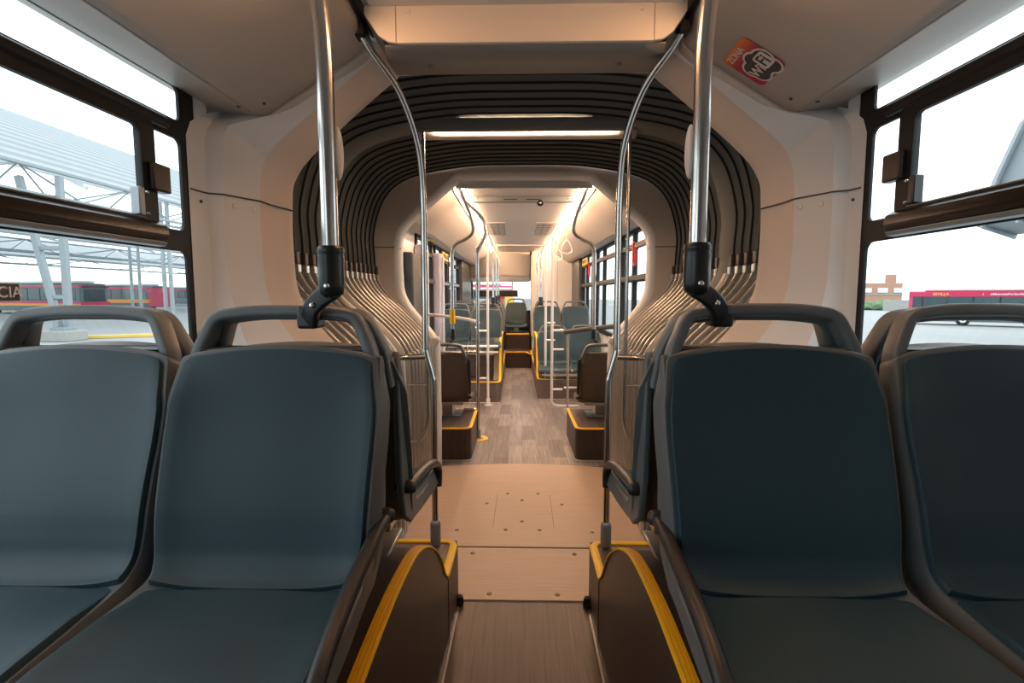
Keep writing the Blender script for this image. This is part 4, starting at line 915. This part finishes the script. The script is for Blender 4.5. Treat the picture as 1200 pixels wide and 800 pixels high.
# seats of the far half
gf = 'seats seen from behind past the gangway'
seat('brownL', -.735, 4.72, .285, 180, 'dark brown seat back on the left platform just past the gangway', gf)
seat('brownR', .735, 4.72, .285, 180, 'dark brown seat back on the right platform just past the gangway', gf)
g2 = 'seats in the far rows'
seat('plain', -.50, 7.45, .60, 0, 'slate blue aisle seat in the far left row facing the camera', g2)
seat('plain', -.95, 7.45, .60, 0, 'slate blue window seat in the far left row facing the camera', g2)
seat('plain', .47, 7.35, .285, 0, 'lower slate blue aisle seat on the far right platform facing the camera', g2)
seat('plain', .93, 7.35, .285, 0, 'lower slate blue window seat on the far right platform facing the camera', g2)
seat('plain', .45, 8.5, .62, 0, 'raised aisle seat behind the lower far right pair', g2)
seat('plain', .92, 8.5, .62, 0, 'raised window seat behind the lower far right pair', g2)
seat('plain', -.50, 8.7, .62, 0, 'aisle seat in the second far left row', g2); seat('plain', -.95, 8.7, .62, 0, 'window seat in the second far left row', g2)
seat('plain', -.50, 9.9, .64, 0, 'aisle seat in the third far left row', g2); seat('plain', -.95, 9.9, .64, 0, 'window seat in the third far left row', g2)
seat('plain', -.06, 11.55, .635, 0, 'single centre seat at the very end of the aisle', g2)
for s in (-1, 1): 
    t = thing('seat_plinth', 'grey plinth carrying the raised seats on the far %s' % ('left' if s < 0 else 'right'), 'plinth', (s * .7, 8.9, .28))
    boxo('plinth_body', min(s * .385, s * 1.18), max(s * .385, s * 1.18), (7.2 if s < 0 else 8.1), 10.35, .284, .60 if s < 0 else .615, M['boxgrey'], t, .01)
# swan-neck poles clamped to the brown seats
for s, X in ((-1, .66), (1, .66)):
    sd = 'left' if s < 0 else 'right'
    t = thing('grab_pole', 'swan-neck pole rising from the brown seat on the %s to the ceiling' % sd, 'grab pole', (s * X, 4.75, 1.0), 'swan-neck poles')
    path = catmull([(s * .575, 4.60, 2.42), (s * .53, 4.64, 2.30), (s * .475, 4.68, 2.16), (s * .455, 4.70, 2.06), (s * .47, 4.71, 1.995), (s * .54, 4.72, 1.945), (s * .615, 4.74, 1.91), (s * .65, 4.75, 1.85), (s * .655, 4.75, 1.75), (s * .655, 4.75, 1.4), (s * .655, 4.75, 1.1)], 7)
    tube('pole', path, .0165, M['steel'], t, 14)
    bm = BM(); lathe(bm, (s * .655, 4.75, 1.03), (0, 0, 1), [(.012, 0), (.026, .01), (.028, .08), (.02, .10)], 16); ob('clamp_sleeve', bm, M['bracket'], t)
    bm = BM(); sweep(bm, [(s * .655, 4.75, 1.04), (s * .69, 4.72, 1.01), (s * .70, 4.68, .985)], rrect(.025, .04, .006), up=Vector((1, 0, 0))); ob('clamp_arm', bm, M['bracket'], t)
    if s < 0: bm = BM(); cyl(bm, (s * .655, 4.75, 1.18), (0, 0, 1), .026, .13, 16); ob('yellow_sleeve', bm, M['yellow'], t)
# further poles
def far_pole(x, y, z0, z1, lab, swan=0, m='steel', base=None, r=.0165, stubs=(), sd=1):
    t = thing('grab_pole', lab, 'grab pole', (x, y, z0), 'poles of the far half')
    P = [(x, y, z0), (x, y, 1.75), (x, y, 1.86)]
    if swan: P += [(x - math.copysign(.06, x), y, 1.98), (x - math.copysign(.08, x), y, 2.08), (x - math.copysign(.04, x), y, 2.2), (math.copysign(.57, x), y - .04, 2.36), (math.copysign(.58, x), y - .05, 2.42)]
    else: P += [(x, y, 2.1), (math.copysign(max(abs(x), .5), x), y, 2.39)]
    tube('pole', catmull(P, 6), r, M[m], t, 12)
    if base: bm = BM(); lathe(bm, (x, y, z0), (0, 0, 1), [(.055, 0), (.055, .008), (.026, .012), (.026, .09), (.018, .10)], 16); ob('base_sleeve', bm, M[base], t); 
    if base == 'grey_metal': bm = BM(); cyl(bm, (x, y, z0), (0, 0, 1), .10, .006, 20); ob('floor_ring', bm, M['yellow'], t)
    for z, l_ in stubs: tube('stub', [(x, y, z), (x + l_, y, z)], .013, M[m], t, 10)
    return t
far_pole(-.445, 5.06, .0, 2.4, 'floor standing pole with yellow floor ring, left of the aisle past the platform', 1, base='grey_metal', stubs=((.88, -.12), (.30, -.14), (1.12, -.02)))
far_pole(-.43, 6.62, .0, 2.4, 'white pole standing before the second left platform', 0, 'white_steel', 'white_steel', stubs=((.98, -.14), (.36, -.14)))
far_pole(.37, 6.15, .15, 2.4, 'white pole with a curved foot right of the aisle', 0, 'white_steel', stubs=((1.02, .14), (.79, .14), (.30, .13)))
bm = BM(); t = [o for o in COL.objects if o.get('label') == 'white pole with a curved foot right of the aisle'][0]
sweep(bm, catmull([(.37, 6.15, .2), (.375, 6.15, .14), (.42, 6.15, .10), (.52, 6.15, .095), (.70, 6.15, .095)], 6), circ(.0165, 12)); ob('curved_foot', bm, M['white_steel'], t)
far_pole(.345, 7.08, .285, 2.4, 'white pole rising from the front corner of the second right platform', 0, 'white_steel', stubs=((1.06, .13), (.82, .13)))
for k, (x, y, z, lab) in enumerate(((.34, 8.4, 1.33, 'slim pole clamped to the raised right aisle seat'), (-.40, 7.55, 1.33, 'slim pole clamped to the first far left aisle seat'), (-.40, 8.8, 1.35, 'slim pole clamped to the second far left aisle seat'), (-.40, 10.0, 1.36, 'slim pole clamped to the third far left aisle seat'), (.33, 9.6, 1.2, 'farthest slim pole on the right before the engine housing'))):
    t = far_pole(x, y, z, 2.4, lab, 0, r=.015)
    bm = BM(); cyl(bm, (x, y, z - .05), (0, 0, 1), .035, .13, 14); ob('clamp_sleeve', bm, M['bracket'], t, bevel=.006)
    bm = BM(); box(bm, x - .04, x + .04, y - .03, y + .1, z - .06, z - .02); ob('clamp_arm', bm, M['bracket'], t, bevel=.005)
# hanging straps on the right rail
for k, (y, lab) in enumerate(((6.3, 'nearest hanging strap loop on the right ceiling rail'), (7.6, 'middle hanging strap loop on the right ceiling rail'), (8.8, 'farthest hanging strap loop on the right ceiling rail'))):
    t = thing('strap_handle', lab, 'strap', (.545, y, 2.0), 'hanging straps')
    boxo('rail_clip', .53, .62, y - .02, y + .02, 2.29, 2.35, M['panel'], t, .008)
    boxo('strap', .545, .552, y - .012, y + .012, 2.10, 2.30, M['panel'], t, .001)
    lp = [Vector((.548 + a, y, 2.02 + b)) for a, b in ((0, .085), (.05, .02), (.06, -.05), (.0, -.075), (-.06, -.05), (-.05, .02))]
    bm = BM(); sweep(bm, catmull(lp, 5, True), circ(.008, 8), closed=True); ob('grip_loop', bm, M['panel'], t)
# partition screens with rails
t = thing('partition_screen', 'glass partition with white top rail left of the aisle, behind the first seats', 'partition', (-.8, 5.5, .3))
tube('top_rail', catmull([(-1.17, 5.45, 1.24), (-.98, 5.45, 1.235), (-.75, 5.40, 1.215), (-.55, 5.30, 1.19), (-.44, 5.10, 1.17)], 5), .017, M['white_steel'], t)
tube('lower_rail', [(-1.15, 5.45, .42), (-.55, 5.35, .42)], .012, M['white_steel'], t)
boxo('screen_pane', -1.12, -.58, 5.395, 5.401, .45, 1.15, M['sglass'], t, 0)
tube('end_post', [(-1.02, 5.44, .02), (-1.02, 5.44, 1.26)], .02, M['white_steel'], t)
t = thing('partition_screen', 'glass partition with padded brown lean rail right of the aisle', 'partition', (.8, 5.9, .3))
bm = BM(); P = catmull([(1.16, 5.75, 1.10), (.95, 5.75, 1.085), (.75, 5.80, 1.06), (.50, 5.95, 1.015)], 6); fr = frames(P)
sweep(bm, P, rrect(.055, .05, .02)); ob('padded_rail', bm, M['shell_dark'], t)
boxo('screen_pane', .42, .98, 6.145, 6.151, .16, .98, M['sglass'], t, 0); tube('lower_rail', [(.5, 5.95, .36), (1.1, 5.95, .36)], .012, M['white_steel'], t)
tube('end_post', [(.54, 5.93, .1), (.54, 5.93, 1.0)], .014, M['steel'], t)
t = thing('seat_rail', 'pair of pale horizontal tubes under the far left row of seats', 'rail', (-.7, 7.0, .6))
tube('rail', [(-1.15, 6.98, .74), (-.31, 6.98, .74)], .02, M['white_steel'], t); tube('rail', [(-1.15, 6.98, .66), (-.31, 6.98, .66)], .016, M['white_steel'], t)
t = thing('seat_rail', 'pair of pale horizontal tubes under the lower far right seats', 'rail', (.7, 6.9, .3))
tube('rail', [(1.15, 6.90, .42), (.29, 6.90, .42)], .018, M['white_steel'], t); tube('rail', [(1.15, 6.92, .36), (.29, 6.92, .36)], .014, M['white_steel'], t)
# small stickers and hammers of the far half
def far_sticker(s, a, y, w_, m, lab, marks, rot=0):
    n = Vector((nrm.x * s, 0, nrm.z)); u0 = Vector((0, -s, 0)); 
    u = u0; v = n.cross(u).normalized(); P = cove_pt(s, a, y) + Vector((0, 0, .0)) + n * .004
    t = thing('ceiling_sticker', lab, 'sticker', tuple(P)); mt = mtx(P, u, v, n)
    plate('sticker_sheet', rr(-w_ / 2, -w_ / 2, w_ / 2, w_ / 2, .01), [], .001, m, mt, t)
    mt2 = mt.copy(); mt2.translation += n * .0015
    for (a0, b0, a1, b1, mm) in marks: plate('mark', [(a0 * w_, b0 * w_), (a1 * w_, b0 * w_), (a1 * w_, b1 * w_), (a0 * w_, b1 * w_)], [], .001, M[mm], mt2, t)
far_sticker(-1, .11, 6.7, .15, M['rubber'], 'small black square sticker with green mark on the far left cove', [(-.3, -.1, .1, .25, 'hedge'), (.0, -.3, .3, -.15, 'white')])
far_sticker(-1, .04, 6.25, .13, mat('pale_sticker', (.62, .57, .53), .5), 'pale sticker with orange mark on the far left cove', [(-.35, -.08, .35, .08, 'busor'), (-.08, -.35, .08, .35, 'busor')])
far_sticker(1, .20, 5.2, .15, M['busred'], 'small crimson sticker with white marks on the far right cove', [(-.35, .05, .0, .3, 'white'), (.0, -.3, .35, .0, 'rubber')])
t = tag(boxo('notice_strip', -1.135, -1.06, 6.1, 6.35, 2.100, 2.104, M['busyel'], None, 0), 'tiny yellow notice on the flat strip above the far left door', 'sticker')
for s, y, z, k in ((1, 5.15, 1.85, 'nearer'), (1, 8.3, 1.85, 'farther')):
    t = thing('emergency_hammer', 'red emergency hammer on the far right window post, %s one' % k, 'hammer', (1.12, y, z), 'red hammers')
    boxo('holder', 1.105, 1.125, y - .03, y + .03, z - .12, z + .06, M['red'], t, .005); tube('hammer_handle', [(1.10, y, z - .08), (1.10, y, z + .10)], .010, M['red'], t, 10); boxo('hammer_head', 1.09, 1.11, y - .035, y + .035, z + .09, z + .115, M['red'], t, .004)
for s, y, lab in ((-1, 7.7, 'left'), (1, 8.9, 'right')):
    t = thing('line_sign', 'small yellow lettered sign above the far %s window' % lab, 'sign', (s * 1.12, y, 1.97))
    boxo('sign_plate', min(s * 1.11, s * 1.13), max(s * 1.11, s * 1.13), y - .28, y + .28, 1.95, 2.07, M['busyel'], t, .003)
    for k in range(5): boxo('mark', min(s * 1.106, s * 1.111), max(s * 1.106, s * 1.111), y - .22 + .1 * k, y - .17 + .1 * k, 1.98, 2.04, M['rubber'], t, 0)
# near end of the far half turns left
TURN = Matrix.Translation((0, 4.25, 0)) @ Matrix.Rotation(R(.9), 4, 'Z') @ Matrix.Translation((0, -4.25, 0))
bpy.context.view_layer.update()
for o in list(COL.objects):
    if o in FAR0 or o.parent is not None: continue
    o.matrix_world = TURN @ o.matrix_world
for k in list(SEATS):                                      # prototypes never placed do not stay
    t, used = SEATS[k]
    if not used:
        for c in list(t.children): bpy.data.objects.remove(c)
        bpy.data.objects.remove(t)
